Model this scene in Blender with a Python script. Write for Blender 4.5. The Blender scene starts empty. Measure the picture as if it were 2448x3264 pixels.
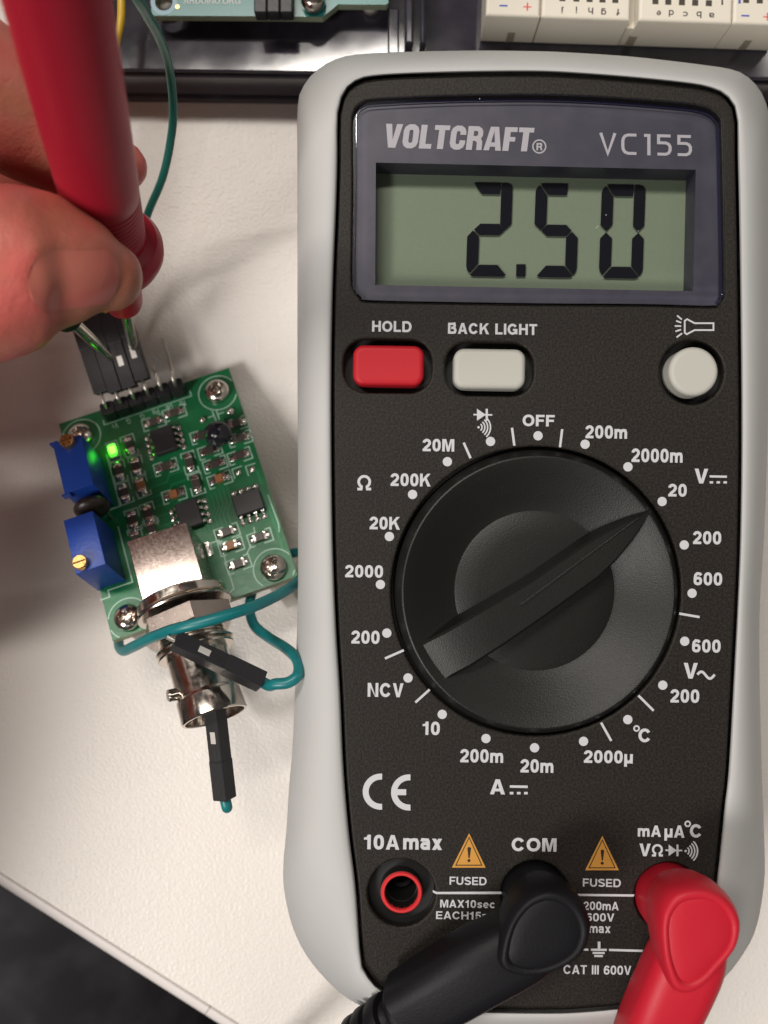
import bpy, bmesh, math, random
from mathutils import Vector, Matrix
from mathutils.bvhtree import BVHTree
random.seed(7)
sc = bpy.context.scene
col = sc.collection
MM = 0.001
# ------------------------------------------------------------------ camera
H = 165.0            # camera height over the table, mm
F = 2822.0           # focal length in pixels of the 2448 x 3264 photograph
CX, CY = 1224.0, 1632.0
cam_d = bpy.data.cameras.new('camera')
cam = bpy.data.objects.new('camera', cam_d)
col.objects.link(cam)
cam.location = (0, 0, H * MM)
cam.rotation_euler = (0, 0, 0)
cam_d.sensor_fit = 'VERTICAL'
cam_d.sensor_height = 36.0
cam_d.lens = 36.0 * F / 3264.0
cam_d.clip_start = 0.005
cam_d.clip_end = 20.0
cam_d.dof.use_dof = True
cam_d.dof.focus_distance = 0.129
cam_d.dof.aperture_fstop = 18.0
sc.camera = cam
# ------------------------------------------------------------------ world and lamps (indoor, ceiling tubes, plus an added fill)
w = bpy.data.worlds.new('World')
sc.world = w
w.use_nodes = True
bg = w.node_tree.nodes['Background']
bg.inputs[0].default_value = (1.0, 0.93, 0.88, 1)
bg.inputs[1].default_value = 0.065

def lamp(name, loc, sx, sy, power, color, rz=0.0):
    d = bpy.data.lights.new(name, 'AREA')
    d.shape = 'RECTANGLE'
    d.size, d.size_y = sx, sy
    d.energy = power
    d.color = color
    o = bpy.data.objects.new(name, d)
    col.objects.link(o)
    o.location = loc
    o.rotation_euler = (0, 0, rz)
    return o
WARM = (1.0, 0.935, 0.86)
lamp('ceiling_tube', (-0.54, 0.700, 1.5), 1.2, 0.10, 30, WARM, math.radians(11))
lamp('ceiling_tube', (1.30, 0.97, 1.5), 1.2, 0.10, 6, WARM, math.radians(11))
lamp('ceiling_tube', (0.20, -0.95, 1.5), 1.2, 0.10, 2.0, WARM, math.radians(11))
lamp('fill_light', (-0.60, -0.47, 0.90), 0.30, 0.30, 11.0, (1.0, 0.945, 0.90), 0.0).rotation_euler = Vector((-0.60, -0.47, 0.90)).to_track_quat('Z', 'Y').to_euler()  # added fill without a real source, brightens the table at lower left
sc.view_settings.view_transform = 'Standard'
sc.view_settings.look = 'None'
sc.view_settings.gamma = 1.0
sc.view_settings.use_curve_mapping = False
sc.view_settings.exposure = -0.35
sc.cycles.max_bounces = 8
sc.cycles.transparent_max_bounces = 16
sc.cycles.caustics_reflective = False
sc.cycles.caustics_refractive = False

# ------------------------------------------------------------------ helpers
def W(sx, sy, z):
    """point on the viewing ray of photograph pixel (sx, sy) at height z (mm)"""
    d = H - z
    return Vector(((sx - CX) * d / F, (CY - sy) * d / F, z))

def mat(name, color, rough=0.5, metal=0.0, spec=0.5, bump=None, var=None, emit=None, coat=0.0, sss=0.0, rvar=None, wave=None):
    m = bpy.data.materials.new(name)
    m.use_nodes = True
    nt = m.node_tree
    b = nt.nodes['Principled BSDF']
    b.inputs['Base Color'].default_value = (*color, 1)
    b.inputs['Roughness'].default_value = rough
    b.inputs['Metallic'].default_value = metal
    b.inputs['Specular IOR Level'].default_value = spec
    b.inputs['Coat Weight'].default_value = coat
    if sss:
        b.inputs['Subsurface Weight'].default_value = sss
        b.inputs['Subsurface Radius'].default_value = (1.0, 0.35, 0.2)
        b.inputs['Subsurface Scale'].default_value = 0.0018
    tc = nt.nodes.new('ShaderNodeTexCoord')
    if var:      # (scale, other colour, low, high[, detail])
        n = nt.nodes.new('ShaderNodeTexNoise')
        n.inputs['Scale'].default_value = var[0]
        n.inputs['Detail'].default_value = var[4] if len(var) > 4 else 4.0
        nt.links.new(tc.outputs['Object'], n.inputs['Vector'])
        r = nt.nodes.new('ShaderNodeValToRGB')
        r.color_ramp.elements[0].position = var[2]
        r.color_ramp.elements[1].position = var[3]
        r.color_ramp.elements[0].color = (*color, 1)
        r.color_ramp.elements[1].color = (*var[1], 1)
        nt.links.new(n.outputs['Fac'], r.inputs['Fac'])
        nt.links.new(r.outputs['Color'], b.inputs['Base Color'])
    if rvar:     # (scale, low, high)
        n = nt.nodes.new('ShaderNodeTexNoise')
        n.inputs['Scale'].default_value = rvar[0]
        n.inputs['Detail'].default_value = 6.0
        nt.links.new(tc.outputs['Object'], n.inputs['Vector'])
        r = nt.nodes.new('ShaderNodeMapRange')
        r.inputs['From Min'].default_value = 0.3
        r.inputs['From Max'].default_value = 0.7
        r.inputs['To Min'].default_value = rvar[1]
        r.inputs['To Max'].default_value = rvar[2]
        nt.links.new(n.outputs['Fac'], r.inputs['Value'])
        nt.links.new(r.outputs['Result'], b.inputs['Roughness'])
    if bump:     # list of (scale, distance mm, detail)
        prev = None
        for sc_, dist, det in bump:
            n = nt.nodes.new('ShaderNodeTexNoise')
            n.inputs['Scale'].default_value = sc_
            n.inputs['Detail'].default_value = det
            nt.links.new(tc.outputs['Object'], n.inputs['Vector'])
            bn = nt.nodes.new('ShaderNodeBump')
            bn.inputs['Strength'].default_value = 1.0
            bn.inputs['Distance'].default_value = dist * MM
            nt.links.new(n.outputs['Fac'], bn.inputs['Height'])
            if prev:
                nt.links.new(prev.outputs['Normal'], bn.inputs['Normal'])
            prev = bn
        if wave:     # (scale, distortion, distance mm)
            n = nt.nodes.new('ShaderNodeTexWave')
            n.bands_direction = 'X'
            n.inputs['Scale'].default_value = wave[0]
            n.inputs['Distortion'].default_value = wave[1]
            n.inputs['Detail'].default_value = 3.0
            n.inputs['Detail Scale'].default_value = 1.6
            nt.links.new(tc.outputs['Object'], n.inputs['Vector'])
            bn = nt.nodes.new('ShaderNodeBump')
            bn.inputs['Distance'].default_value = wave[2] * MM
            nt.links.new(n.outputs['Fac'], bn.inputs['Height'])
            nt.links.new(prev.outputs['Normal'], bn.inputs['Normal'])
            prev = bn
        nt.links.new(prev.outputs['Normal'], b.inputs['Normal'])
    if emit:
        b.inputs['Emission Color'].default_value = (*emit[0], 1)
        b.inputs['Emission Strength'].default_value = emit[1]
    return m

def clear_mat(name, tint, rough=0.03, refl=0.05):
    """thin clear plastic: tinted see-through mixed with a fresnel gloss"""
    m = bpy.data.materials.new(name)
    m.use_nodes = True
    nt = m.node_tree
    nt.nodes.remove(nt.nodes['Principled BSDF'])
    out = nt.nodes['Material Output']
    t = nt.nodes.new('ShaderNodeBsdfTransparent')
    t.inputs[0].default_value = (*tint, 1)
    g = nt.nodes.new('ShaderNodeBsdfGlossy')
    g.inputs['Roughness'].default_value = rough
    g.inputs['Color'].default_value = (0.9, 0.92, 1.0, 1)
    fr = nt.nodes.new('ShaderNodeFresnel')
    fr.inputs['IOR'].default_value = 1.46
    mx = nt.nodes.new('ShaderNodeMixShader')
    nt.links.new(fr.outputs[0], mx.inputs[0])
    nt.links.new(t.outputs[0], mx.inputs[1])
    nt.links.new(g.outputs[0], mx.inputs[2])
    nt.links.new(mx.outputs[0], out.inputs[0])
    return m

class Thing:
    """an Empty at the base of a thing; parts are given in world mm (or in its own frame when local)"""
    def __init__(self, name, label, cat, origin=(0, 0, 0), group=None, local=None):
        self.e = bpy.data.objects.new(name, None)
        col.objects.link(self.e)
        self.e.empty_display_size = 0.01
        self.e['label'] = label
        self.e['category'] = cat
        if group:
            self.e['group'] = group
        if local is not None:
            self.e.matrix_world = local
            self.off = Vector((0, 0, 0))
        else:
            self.off = Vector(origin)
            self.e.location = self.off * MM

def mesh_of(name, verts, faces, smooth=False):
    me = bpy.data.meshes.new(name)
    me.from_pydata([tuple(v) for v in verts], [], faces)
    me.validate()
    me.update()
    if smooth:
        me.polygons.foreach_set('use_smooth', [True] * len(me.polygons))
    return me

def put(name, me, material, thing=None, parent=None, label=None):
    o = bpy.data.objects.new(name, me)
    col.objects.link(o)
    if material and not me.materials:
        me.materials.append(material)
    if parent is not None:
        o.parent = parent
    elif thing is not None:
        o.parent = thing.e
    if label:
        o['label'] = label
    return o

def fix_normals(me):
    bm = bmesh.new()
    bm.from_mesh(me)
    bmesh.ops.recalc_face_normals(bm, faces=bm.faces)
    bm.to_mesh(me)
    bm.free()

def part(thing, name, verts, faces, material, parent=None, smooth=False, label=None, angle=None, bev=None, seg=2, fix=True):
    vs = [(Vector(v) - thing.off) * MM for v in verts]
    me = mesh_of(name, vs, faces, smooth)
    if bev:
        bm = bmesh.new()
        bm.from_mesh(me)
        bmesh.ops.recalc_face_normals(bm, faces=bm.faces)
        eds = [e for e in bm.edges if len(e.link_faces) == 2 and e.calc_face_angle() > math.radians(25)]
        bmesh.ops.bevel(bm, geom=eds, offset=bev * MM, segments=seg, profile=0.5, affect='EDGES', clamp_overlap=True)
        bm.to_mesh(me)
        bm.free()
    elif fix:
        fix_normals(me)
    if angle:
        me.polygons.foreach_set('use_smooth', [True] * len(me.polygons))
        me.set_sharp_from_angle(angle=math.radians(angle))
    return put(name, me, material, thing, parent, label)

def from_obj(o):
    dg = bpy.context.evaluated_depsgraph_get()
    me = bpy.data.meshes.new_from_object(o.evaluated_get(dg))
    return me

def plate_data(outer, holes, z0, z1, bevel=0.0, seg=3):
    """solid plate with holes; outlines are lists of (x, y) in mm"""
    cu = bpy.data.curves.new('tmp', 'CURVE')
    cu.dimensions = '2D'
    cu.fill_mode = 'BOTH'
    for pts in [outer] + list(holes):
        sp = cu.splines.new('POLY')
        sp.points.add(len(pts) - 1)
        for p, q in zip(sp.points, pts):
            p.co = (q[0], q[1], 0, 1)
        sp.use_cyclic_u = True
    h = (z1 - z0) / 2
    cu.extrude = max(h - bevel, 1e-4)
    cu.bevel_depth = bevel
    cu.bevel_resolution = seg
    cu.offset = -bevel
    o = bpy.data.objects.new('tmp', cu)
    col.objects.link(o)
    me = from_obj(o)
    vs = [Vector((v.co.x, v.co.y, v.co.z + (z0 + z1) / 2)) for v in me.vertices]
    fs = [tuple(p.vertices) for p in me.polygons]
    bpy.data.objects.remove(o)
    bpy.data.curves.remove(cu)
    bpy.data.meshes.remove(me)
    # weld
    key = {}
    idx = []
    nv = []
    for v in vs:
        k = (round(v.x, 4), round(v.y, 4), round(v.z, 4))
        if k not in key:
            key[k] = len(nv)
            nv.append(v)
        idx.append(key[k])
    nf = []
    for f in fs:
        g = []
        for i in f:
            j = idx[i]
            if j not in g:
                g.append(j)
        if len(g) > 2:
            nf.append(tuple(g))
    return nv, nf

def plate(thing, name, outer, holes, z0, z1, material, bevel=0.0, seg=3, parent=None, label=None, angle=7):
    v, f = plate_data(outer, holes, z0, z1, bevel, seg)
    return part(thing, name, v, f, material, parent, label=label, angle=angle)

def circle(c, r, n=48):
    return [(c[0] + r * math.cos(2 * math.pi * i / n), c[1] + r * math.sin(2 * math.pi * i / n)) for i in range(n)]

def rrect(c, w_, h_, r, rot=0.0, n=6):
    pts = []
    for sx, sy, a0 in ((1, 1, 0), (-1, 1, 90), (-1, -1, 180), (1, -1, 270)):
        for i in range(n + 1):
            a = math.radians(a0 + 90 * i / n)
            pts.append((sx * (w_ / 2 - r) + r * math.cos(a), sy * (h_ / 2 - r) + r * math.sin(a)))
    cr, sr = math.cos(rot), math.sin(rot)
    return [(c[0] + x * cr - y * sr, c[1] + x * sr + y * cr) for x, y in pts]

def SP(pts, z):
    return [tuple(W(x, y, z)[:2]) for x, y in pts]

def smooth_closed(pts, n=3):
    """Catmull-Rom through a closed outline"""
    out = []
    m = len(pts)
    for i in range(m):
        p0, p1, p2, p3 = (Vector(pts[(i + k - 1) % m]) for k in range(4))
        for j in range(n):
            t = j / n
            out.append(0.5 * ((2 * p1) + (p2 - p0) * t + (2 * p0 - 5 * p1 + 4 * p2 - p3) * t * t + (3 * p1 - p0 - 3 * p2 + p3) * t ** 3))
    return [tuple(p) for p in out]

def spline(pts, n=8):
    """Catmull-Rom through open points given as tuples of any length"""
    P = [Vector(p) for p in pts]
    P = [2 * P[0] - P[1]] + P + [2 * P[-1] - P[-2]]
    out = []
    for i in range(1, len(P) - 2):
        p0, p1, p2, p3 = P[i - 1:i + 3]
        for j in range(n):
            t = j / n
            out.append(0.5 * ((2 * p1) + (p2 - p0) * t + (2 * p0 - 5 * p1 + 4 * p2 - p3) * t * t + (3 * p1 - p0 - 3 * p2 + p3) * t ** 3))
    out.append(P[-2])
    return out

def tube_data(pts, radii, n=16, cap=True, flat=None):
    """sweep; flat = (axis, factor) squashes the section along a world axis"""
    P = [Vector(p) for p in pts]
    if not hasattr(radii, '__len__'):
        radii = [radii] * len(P)
    vs, fs = [], []
    t = (P[1] - P[0]).normalized()
    a = t.orthogonal().normalized()
    for i, p in enumerate(P):
        if i == 0:
            tt = (P[1] - P[0]).normalized()
        elif i == len(P) - 1:
            tt = (P[-1] - P[-2]).normalized()
        else:
            tt = (P[i + 1] - P[i - 1]).normalized()
        a = (a - tt * a.dot(tt)).normalized()
        b = tt.cross(a)
        for k in range(n):
            an = 2 * math.pi * k / n
            d = (a * math.cos(an) + b * math.sin(an)) * radii[i]
            if flat:
                ax = Vector(flat[0])
                d = d - ax * d.dot(ax) * (1 - flat[1])
            vs.append(p + d)
    for i in range(len(P) - 1):
        for k in range(n):
            fs.append((i * n + k, i * n + (k + 1) % n, (i + 1) * n + (k + 1) % n, (i + 1) * n + k))
    if cap:
        fs.append(tuple(range(n - 1, -1, -1)))
        fs.append(tuple((len(P) - 1) * n + k for k in range(n)))
    return vs, fs

def capsule_path(pts, radii, k=4):
    """adds round end caps to a radius-per-point path"""
    P = [Vector(p) for p in pts]
    R = list(radii)
    d0 = (P[0] - P[1]).normalized()
    d1 = (P[-1] - P[-2]).normalized()
    a = [(P[0] + d0 * R[0] * math.sin(math.pi / 2 * i / k), R[0] * math.cos(math.pi / 2 * i / k)) for i in range(k, 0, -1)]
    b = [(P[-1] + d1 * R[-1] * math.sin(math.pi / 2 * i / k), R[-1] * math.cos(math.pi / 2 * i / k)) for i in range(1, k + 1)]
    al = a + list(zip(P, R)) + b
    return [x[0] for x in al], [max(x[1], 0.02) for x in al]

def lathe_data(profile, n=64, M=None, phase=0.0):
    vs, fs = [], []
    for r, z in profile:
        for k in range(n):
            a = 2 * math.pi * k / n + phase
            v = Vector((r * math.cos(a), r * math.sin(a), z))
            vs.append(M @ v if M else v)
    m = len(profile)
    for i in range(m - 1):
        for k in range(n):
            fs.append((i * n + k, i * n + (k + 1) % n, (i + 1) * n + (k + 1) % n, (i + 1) * n + k))
    if profile[0][0] > 1e-6:
        fs.append(tuple(range(n - 1, -1, -1)))
    if profile[-1][0] > 1e-6:
        fs.append(tuple((m - 1) * n + k for k in range(n)))
    return vs, fs

def axis_matrix(p, d, up=(0, 0, 1)):
    """frame with local z along d at p"""
    z = Vector(d).normalized()
    u = Vector(up)
    x = u.cross(z)
    if x.length < 1e-4:
        x = Vector((1, 0, 0))
    x.normalize()
    y = z.cross(x)
    M = Matrix((x, y, z)).transposed().to_4x4()
    M.translation = Vector(p)
    return M

def box_data(x0, x1, y0, y1, z0, z1, M=None):
    vs = [Vector((x, y, z)) for z in (z0, z1) for y in (y0, y1) for x in (x0, x1)]
    if M:
        vs = [M @ v for v in vs]
    return vs, [(0, 1, 3, 2), (4, 6, 7, 5), (0, 4, 5, 1), (2, 3, 7, 6), (0, 2, 6, 4), (1, 5, 7, 3)]

def ribbon(paths, width):
    """flat strokes: list of (points, closed) -> polygons with mitred joints"""
    polys = []
    for pts, closed in paths:
        P = [Vector((p[0], p[1])) for p in pts]
        n = len(P)
        L, R = [], []
        for i in range(n):
            a = P[i - 1] if (i > 0 or closed) else None
            b = P[(i + 1) % n] if (i < n - 1 or closed) else None
            d1 = (P[i] - a).normalized() if a is not None else None
            d2 = (b - P[i]).normalized() if b is not None else None
            if d1 is None: d1 = d2
            if d2 is None: d2 = d1
            n1 = Vector((-d1.y, d1.x)); n2 = Vector((-d2.y, d2.x))
            m = (n1 + n2)
            if m.length < 1e-6: m = n1
            m.normalize()
            s = min(1 / max(m.dot(n1), 0.3), 2.0) * width / 2
            L.append(P[i] + m * s)
            R.append(P[i] - m * s)
        for i in range(n if closed else n - 1):
            j = (i + 1) % n
            polys.append([L[i], L[j], R[j], R[i]])
    return polys

def print_polys(thing, name, polys, z, material, parent=None, tosurf=None, label=None):
    """flat print from polygons in photograph pixels, at height z"""
    vs, fs = [], []
    for k, poly in enumerate(polys):
        b = len(vs)
        for p in poly:
            vs.append(tosurf(p[0], p[1], 0.0008 * k) if tosurf else W(p[0], p[1], z + 0.0008 * (k % 40)))
        fs.append(tuple(range(b, b + len(poly))))
    return part(thing, name, vs, fs, material, parent, label=label, fix=False)

def _el(cx, cy, rx, ry, a0, a1, n=14):
    return [(cx + rx * math.cos(math.radians(a0 + (a1 - a0) * i / n)), cy + ry * math.sin(math.radians(a0 + (a1 - a0) * i / n))) for i in range(n + 1)]
def _ov(x0, x1, y0, y1, n=32, p=2.45):
    out = []
    for i in range(n):
        a = 2 * math.pi * i / n
        c, s = math.cos(a), math.sin(a)
        out.append(((x0 + x1) / 2 + (x1 - x0) / 2 * math.copysign(abs(c) ** (2 / p), c), (y0 + y1) / 2 + (y1 - y0) / 2 * math.copysign(abs(s) ** (2 / p), s)))
    return out
def glyph(ch, w):
    """upright grotesque letter, cap height 1, stroke w -> (width, strokes [(points, closed)], polygons)"""
    h = w / 2
    st = lambda x, y0=0.0, y1=1.0: [(x, y0), (x + w, y0), (x + w, y1), (x, y1)]
    br = lambda x0, x1, y: [(x0, y), (x1, y), (x1, y + w * .92), (x0, y + w * .92)]
    X = 0.74
    G = {
     '0': (.66, [(_ov(h, .66 - h, h * .95, 1 - h * .95), True)], []),
     '1': (.52, [], [st(.24), [(.02, .66), (.02, .80), (.14, .82), (.22, .88), (.26, 1), (.34, 1), (.30, .66)]]),
     '2': (.66, [(_el(.33, .68, .23, .32 - h, 178, -18, 14) + [(.45, .46), (.24, .28), (.13, .14)], False)], [br(0, .65, 0)]),
     '5': (.66, [([(.60, 1 - h), (.17, 1 - h), (.12, .50), (.20, .56)] + _el(.33, .335, .33 - h, .335 - h, 110, -165, 16), False)], []),
     '6': (.66, [(_ov(h, .66 - h, h * .95, .66 - h, 28), True), ([(.57, .76), (.50, .87), (.38, 1 - h), (.27, .9), (.15, .78), (h, .56), (h, .34)], False)], []),
     'A': (.86, [], [[(0, 0), (w * 1.08, 0), (.43, .74), (.43, 1), (.43 - w * .56, 1)], [(.86, 0), (.86 - w * 1.08, 0), (.43, .74), (.43, 1), (.43 + w * .56, 1)], [(.20, .20), (.66, .20), (.60, .20 + w * .85), (.26, .20 + w * .85)]]),
     'B': (.78, [([(h, 1 - h * .92), (.44, 1 - h * .92), (.57, .93), (.615, .77), (.57, .60), (.44, .54), (.30, .54)], False), ([(.30, .54), (.48, .54), (.63, .45), (.675, .29), (.62, .13), (.48, h * .92), (h, h * .92)], False)], [st(0)]),
     'C': (.88, [(_el(.44, .5, .44 - h, .5 - h * .95, 32, 328, 24), False)], []),
     'D': (.84, [([(h, 1 - h * .92), (.38, 1 - h * .92)] + _el(.42, .5, .42 - h, .5 - h * .92, 80, -80, 14) + [(.38, h * .92), (h, h * .92)], False)], [st(0)]),
     'E': (.72, [], [st(0), br(w, .71, 0), br(w, .66, .41), br(w, .70, 1 - w * .92)]),
     'F': (.68, [], [st(0), br(w, .62, .40), br(w, .68, 1 - w * .92)]),
     'G': (.92, [(_el(.45, .5, .45 - h, .5 - h * .95, 35, 342, 24), False)], [[(.48, .36), (.90, .36), (.90, .53), (.48, .53)], [(.72, .04), (.90, .04), (.90, .40), (.72, .40)]]),
     'H': (.80, [], [st(0), st(.80 - w), br(w, .80 - w, .42)]),
     'I': (w, [], [st(0)]),
     'K': (.84, [], [st(0), [(w, .30), (w, .58), (.58, 1), (.84, 1)], [(.34, .62), (.50, .72), (.86, 0), (.60, 0)]]),
     'L': (.66, [], [st(0), br(w, .66, 0)]),
     'M': (.96, [], [st(0), st(.96 - w), [(w * .8, 1), (w * 1.45, 1), (.48, .36), (.48, 0), (.48 - w * .45, 0)], [(.96 - w * .8, 1), (.96 - w * 1.45, 1), (.48, .36), (.48, 0), (.48 + w * .45, 0)]]),
     'N': (.82, [], [st(0), st(.82 - w), [(w * .9, 1), (w * 1.1, 1), (.82 - w * .9, 0), (.82 - w * 1.1, 0), (w * .9, .72)]]),
     'O': (.92, [(_ov(h, .92 - h, h * .95, 1 - h * .95, 36, 2.15), True)], []),
     'R': (.82, [([(h, 1 - h * .92), (.46, 1 - h * .92), (.62, .92), (.68, .74), (.62, .56), (.46, .48), (h, .48)], False), ([(.48, .48), (.62, .36), (.66, .14), (.70, 0)], False)], [st(0)]),
     'S': (.78, [(_el(.39, .73, .39 - h, .27 - h * .95, 15, 200, 14)[:-1] + [(.14, .62), (.39, .51), (.62, .42)] + _el(.39, .27, .39 - h, .27 - h * .95, 20, -165, 14), False)], []),
     'T': (.72, [], [st(.36 - h), br(0, .72, 1 - w * .92)]),
     'U': (.80, [([(h, 1), (h, .36)] + _el(.40, .36, .40 - h, .36 - h * .95, 190, 350, 12) + [(.80 - h, .36), (.80 - h, 1)], False)], []),
     'V': (.82, [], [[(0, 1), (w * 1.1, 1), (.41, .27), (.41, 0), (.41 - w * .56, 0)], [(.82, 1), (.82 - w * 1.1, 1), (.41, .27), (.41, 0), (.41 + w * .56, 0)]]),
     'X': (.80, [], [[(0, 1), (w * 1.2, 1), (.80, 0), (.80 - w * 1.2, 0)], [(.80, 1), (.80 - w * 1.2, 1), (0, 0), (w * 1.2, 0)]]),
     'P': (.76, [([(h, 1 - h * .92), (.46, 1 - h * .92), (.62, .90), (.66, .71), (.62, .52), (.46, .42), (h, .42)], False)], [st(0)]),
     '+': (.6, [], [[(0, .4), (.6, .4), (.6, .4 + w * .8), (0, .4 + w * .8)], [(.3 - w * .4, .12), (.3 + w * .4, .12), (.3 + w * .4, .82), (.3 - w * .4, .82)]]),
     '-': (.5, [], [[(0, .4), (.5, .4), (.5, .4 + w), (0, .4 + w)]]),
     'a': (.64, [([(.08, .54), (.14, .66), (.31, X - h * .9), (.46, .64), (.52, .52), (.52, 0)], False), (_ov(h, .52, h * .9, .44 - h * .3, 20), True)], []),
     'b': (.66, [(_ov(h, .66 - h, h * .95, X - h * .95, 26), True)], [st(0)]),
     'c': (.64, [(_el(.34, X / 2, .34 - h, X / 2 - h * .95, 40, 320, 18), False)], []),
     'd': (.66, [(_ov(h, .66 - h, h * .95, X - h * .95, 26), True)], [st(.66 - w)]),
     'e': (.66, [([(h, .38), (.60, .38)] + _el(.33, X / 2, .33 - h, X / 2 - h * .95, 5, 320, 22), False)], []),
     'f': (.40, [([(.20, 0), (.20, .80), (.26, .92), (.40, .92)], False), ([(0, .66), (.38, .66)], False)], []),
     'g': (.66, [(_ov(h, .66 - h, h * .95, X - h * .95, 26), True), ([(.66 - h, X), (.66 - h, -.1), (.5, -.2), (.14, -.18)], False)], []),
     'h': (.64, [([(h, .45), (.20, .64), (.34, X - h * .9), (.50, .64), (.64 - h, .48), (.64 - h, 0)], False)], [st(0)]),
     'i': (w, [], [st(0, 0, X), st(0, .84, 1)]),
     'j': (w + .1, [([(w * .5 + .1, X), (w * .5 + .1, -.12), (0, -.18)], False)], [st(.1, .84, 1)]),
     'm': (1.02, [([(h, .45), (.17, .62), (.29, X - h * .9), (.42, .62), (.51, .48), (.51, 0)], False), ([(.51, .45), (.60, .62), (.73, X - h * .9), (.86, .63), (1.02 - h, .48), (1.02 - h, 0)], False)], [st(0, 0, X)]),
     'n': (.64, [([(h, .45), (.20, .64), (.34, X - h * .9), (.50, .64), (.64 - h, .48), (.64 - h, 0)], False)], [st(0, 0, X)]),
     'o': (.68, [(_ov(h, .68 - h, h * .95, X - h * .95, 26), True)], []),
     's': (.60, [([(.54, .54), (.44, .65), (.28, .65), (.13, .58), (.14, .46), (.30, .39), (.46, .31), (.50, .20), (.40, .09), (.24, .08), (.06, .20)], False)], []),
     'x': (.66, [], [[(0, X), (w * 1.2, X), (.66, 0), (.66 - w * 1.2, 0)], [(.66, X), (.66 - w * 1.2, X), (0, 0), (w * 1.2, 0)]]),
     '\u00b5': (.66, [([(h, .40), (.16, .16), (.30, h), (.46, .14), (.66 - h, .34)], False)], [st(0, -.26, X), st(.66 - w, 0, X)]),
     '.': (w, [], [st(0, 0, w)]),
     ' ': (.34, [], []),
    }
    return G[ch]
FONT_CACHE = {}
def text_shape(body, wt, sp):
    k = (body, wt, sp)
    if k in FONT_CACHE:
        return FONT_CACHE[k]
    vs, fs = [], []
    pen = 0.0
    z = 0
    for ch in body:
        wd, strokes, polys = glyph(ch, wt)
        allp = [[(p.x, p.y) for p in q] for q in ribbon(strokes, wt)] + polys
        for i, p in enumerate(allp):
            b = len(vs)
            vs += [(x + pen, y, z + i) for x, y in p]
            fs.append(tuple(range(b, b + len(p))))
        pen += wd + sp
    x0, x1 = min(v[0] for v in vs), max(v[0] for v in vs)
    y0, y1 = min(v[1] for v in vs), max(v[1] for v in vs)
    vs = [((x - x0) / (x1 - x0), (y - y0) / (y1 - y0), i) for x, y, i in vs]
    FONT_CACHE[k] = (vs, fs)
    return vs, fs

def text(thing, body, box, z, material, wt=0.20, rot=0.9, name='printed_text', parent=None, tosurf=None, label=None, sp=0.12):
    """lettering whose outline fills box = (x0, y0, x1, y1) in photograph pixels"""
    vs, fs = text_shape(body, wt, sp)
    cx, cy = (box[0] + box[2]) / 2, (box[1] + box[3]) / 2
    w_, h_ = box[2] - box[0], box[3] - box[1]
    c, s = math.cos(math.radians(rot)), math.sin(math.radians(rot))
    out = []
    for x, y, i in vs:
        dx, dy = (x - 0.5) * w_, (0.5 - y) * h_
        px, py = cx + dx * c - dy * s, cy + dx * s + dy * c
        out.append(tosurf(px, py, i * 0.0006) if tosurf else W(px, py, z + i * 0.0006))
    return part(thing, name, out, fs, material, parent, label=label, fix=False)

def arc(c, r, a0, a1, n=12):
    return [(c[0] + r * math.cos(math.radians(a0 + (a1 - a0) * i / n)), c[1] + r * math.sin(math.radians(a0 + (a1 - a0) * i / n))) for i in range(n + 1)]

# ------------------------------------------------------------------ materials
M_TABLE = mat('table_laminate', (0.76, 0.722, 0.68), 0.42, bump=[(1900, 0.13, 0.6), (600, 0.05, 1.0)], spec=0.4)
M_EDGE = mat('table_edge_plastic', (0.72, 0.68, 0.66), 0.38)
M_FLOOR = mat('floor_carpet', (0.03, 0.03, 0.034), 0.9)
M_CLOTH = mat('dark_trouser_cloth', (0.012, 0.011, 0.014), 0.85, var=(60, (0.040, 0.036, 0.044), 0.42, 0.7, 8.0), bump=[(2600, 0.15, 2.0)])
M_BUMP = mat('grey_rubber', (0.475, 0.48, 0.475), 0.55, spec=0.2, bump=[(4000, 0.012, 2.0)], var=(30, (0.43, 0.437, 0.435), 0.5, 0.8))
M_FACE = mat('black_textured_plastic', (0.0105, 0.0092, 0.0078), 0.52, spec=0.24, bump=[(3000, 0.05, 2.0)], var=(3000, (0.030, 0.0245, 0.0195), 0.38, 0.75, 2.0))
M_BODY = mat('black_body_plastic', (0.012, 0.012, 0.012), 0.6)
M_DIAL = mat('black_dial_plastic', (0.0095, 0.0095, 0.0086), 0.42, spec=0.32, bump=[(4500, 0.032, 2.0)])
M_WELL = mat('black_recess_plastic', (0.010, 0.009, 0.009), 0.55)
M_PRINT = mat('white_print', (0.54, 0.555, 0.585), 0.5)
M_PRINTW = mat('grey_window_print', (0.55, 0.53, 0.58), 0.5)
M_WARN = mat('orange_print', (0.56, 0.27, 0.045), 0.5)
M_WARNK = mat('black_print', (0.02, 0.013, 0.008), 0.5)
M_LENS = clear_mat('clear_window_plastic', (0.985, 0.985, 0.99))
M_PANEL = mat('blue_black_panel', (0.046, 0.044, 0.072), 0.45, var=(300, (0.066, 0.061, 0.090), 0.4, 0.7))
M_LCD = mat('lcd_glass_green', (0.205, 0.26, 0.178), 0.55, spec=0.3, var=(4000, (0.22, 0.276, 0.192), 0.35, 0.65), rvar=None)
M_SEG = mat('lcd_segment_dark', (0.010, 0.011, 0.016), 0.9, spec=0.1)
M_REDBTN = mat('red_rubber_button', (0.50, 0.014, 0.024), 0.48, spec=0.3, bump=[(4000, 0.008, 1.0)])
M_GREYBTN = mat('grey_rubber_button', (0.47, 0.47, 0.425), 0.5, spec=0.3)
M_REDRING = mat('red_jack_plastic', (0.62, 0.03, 0.035), 0.35)
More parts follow.
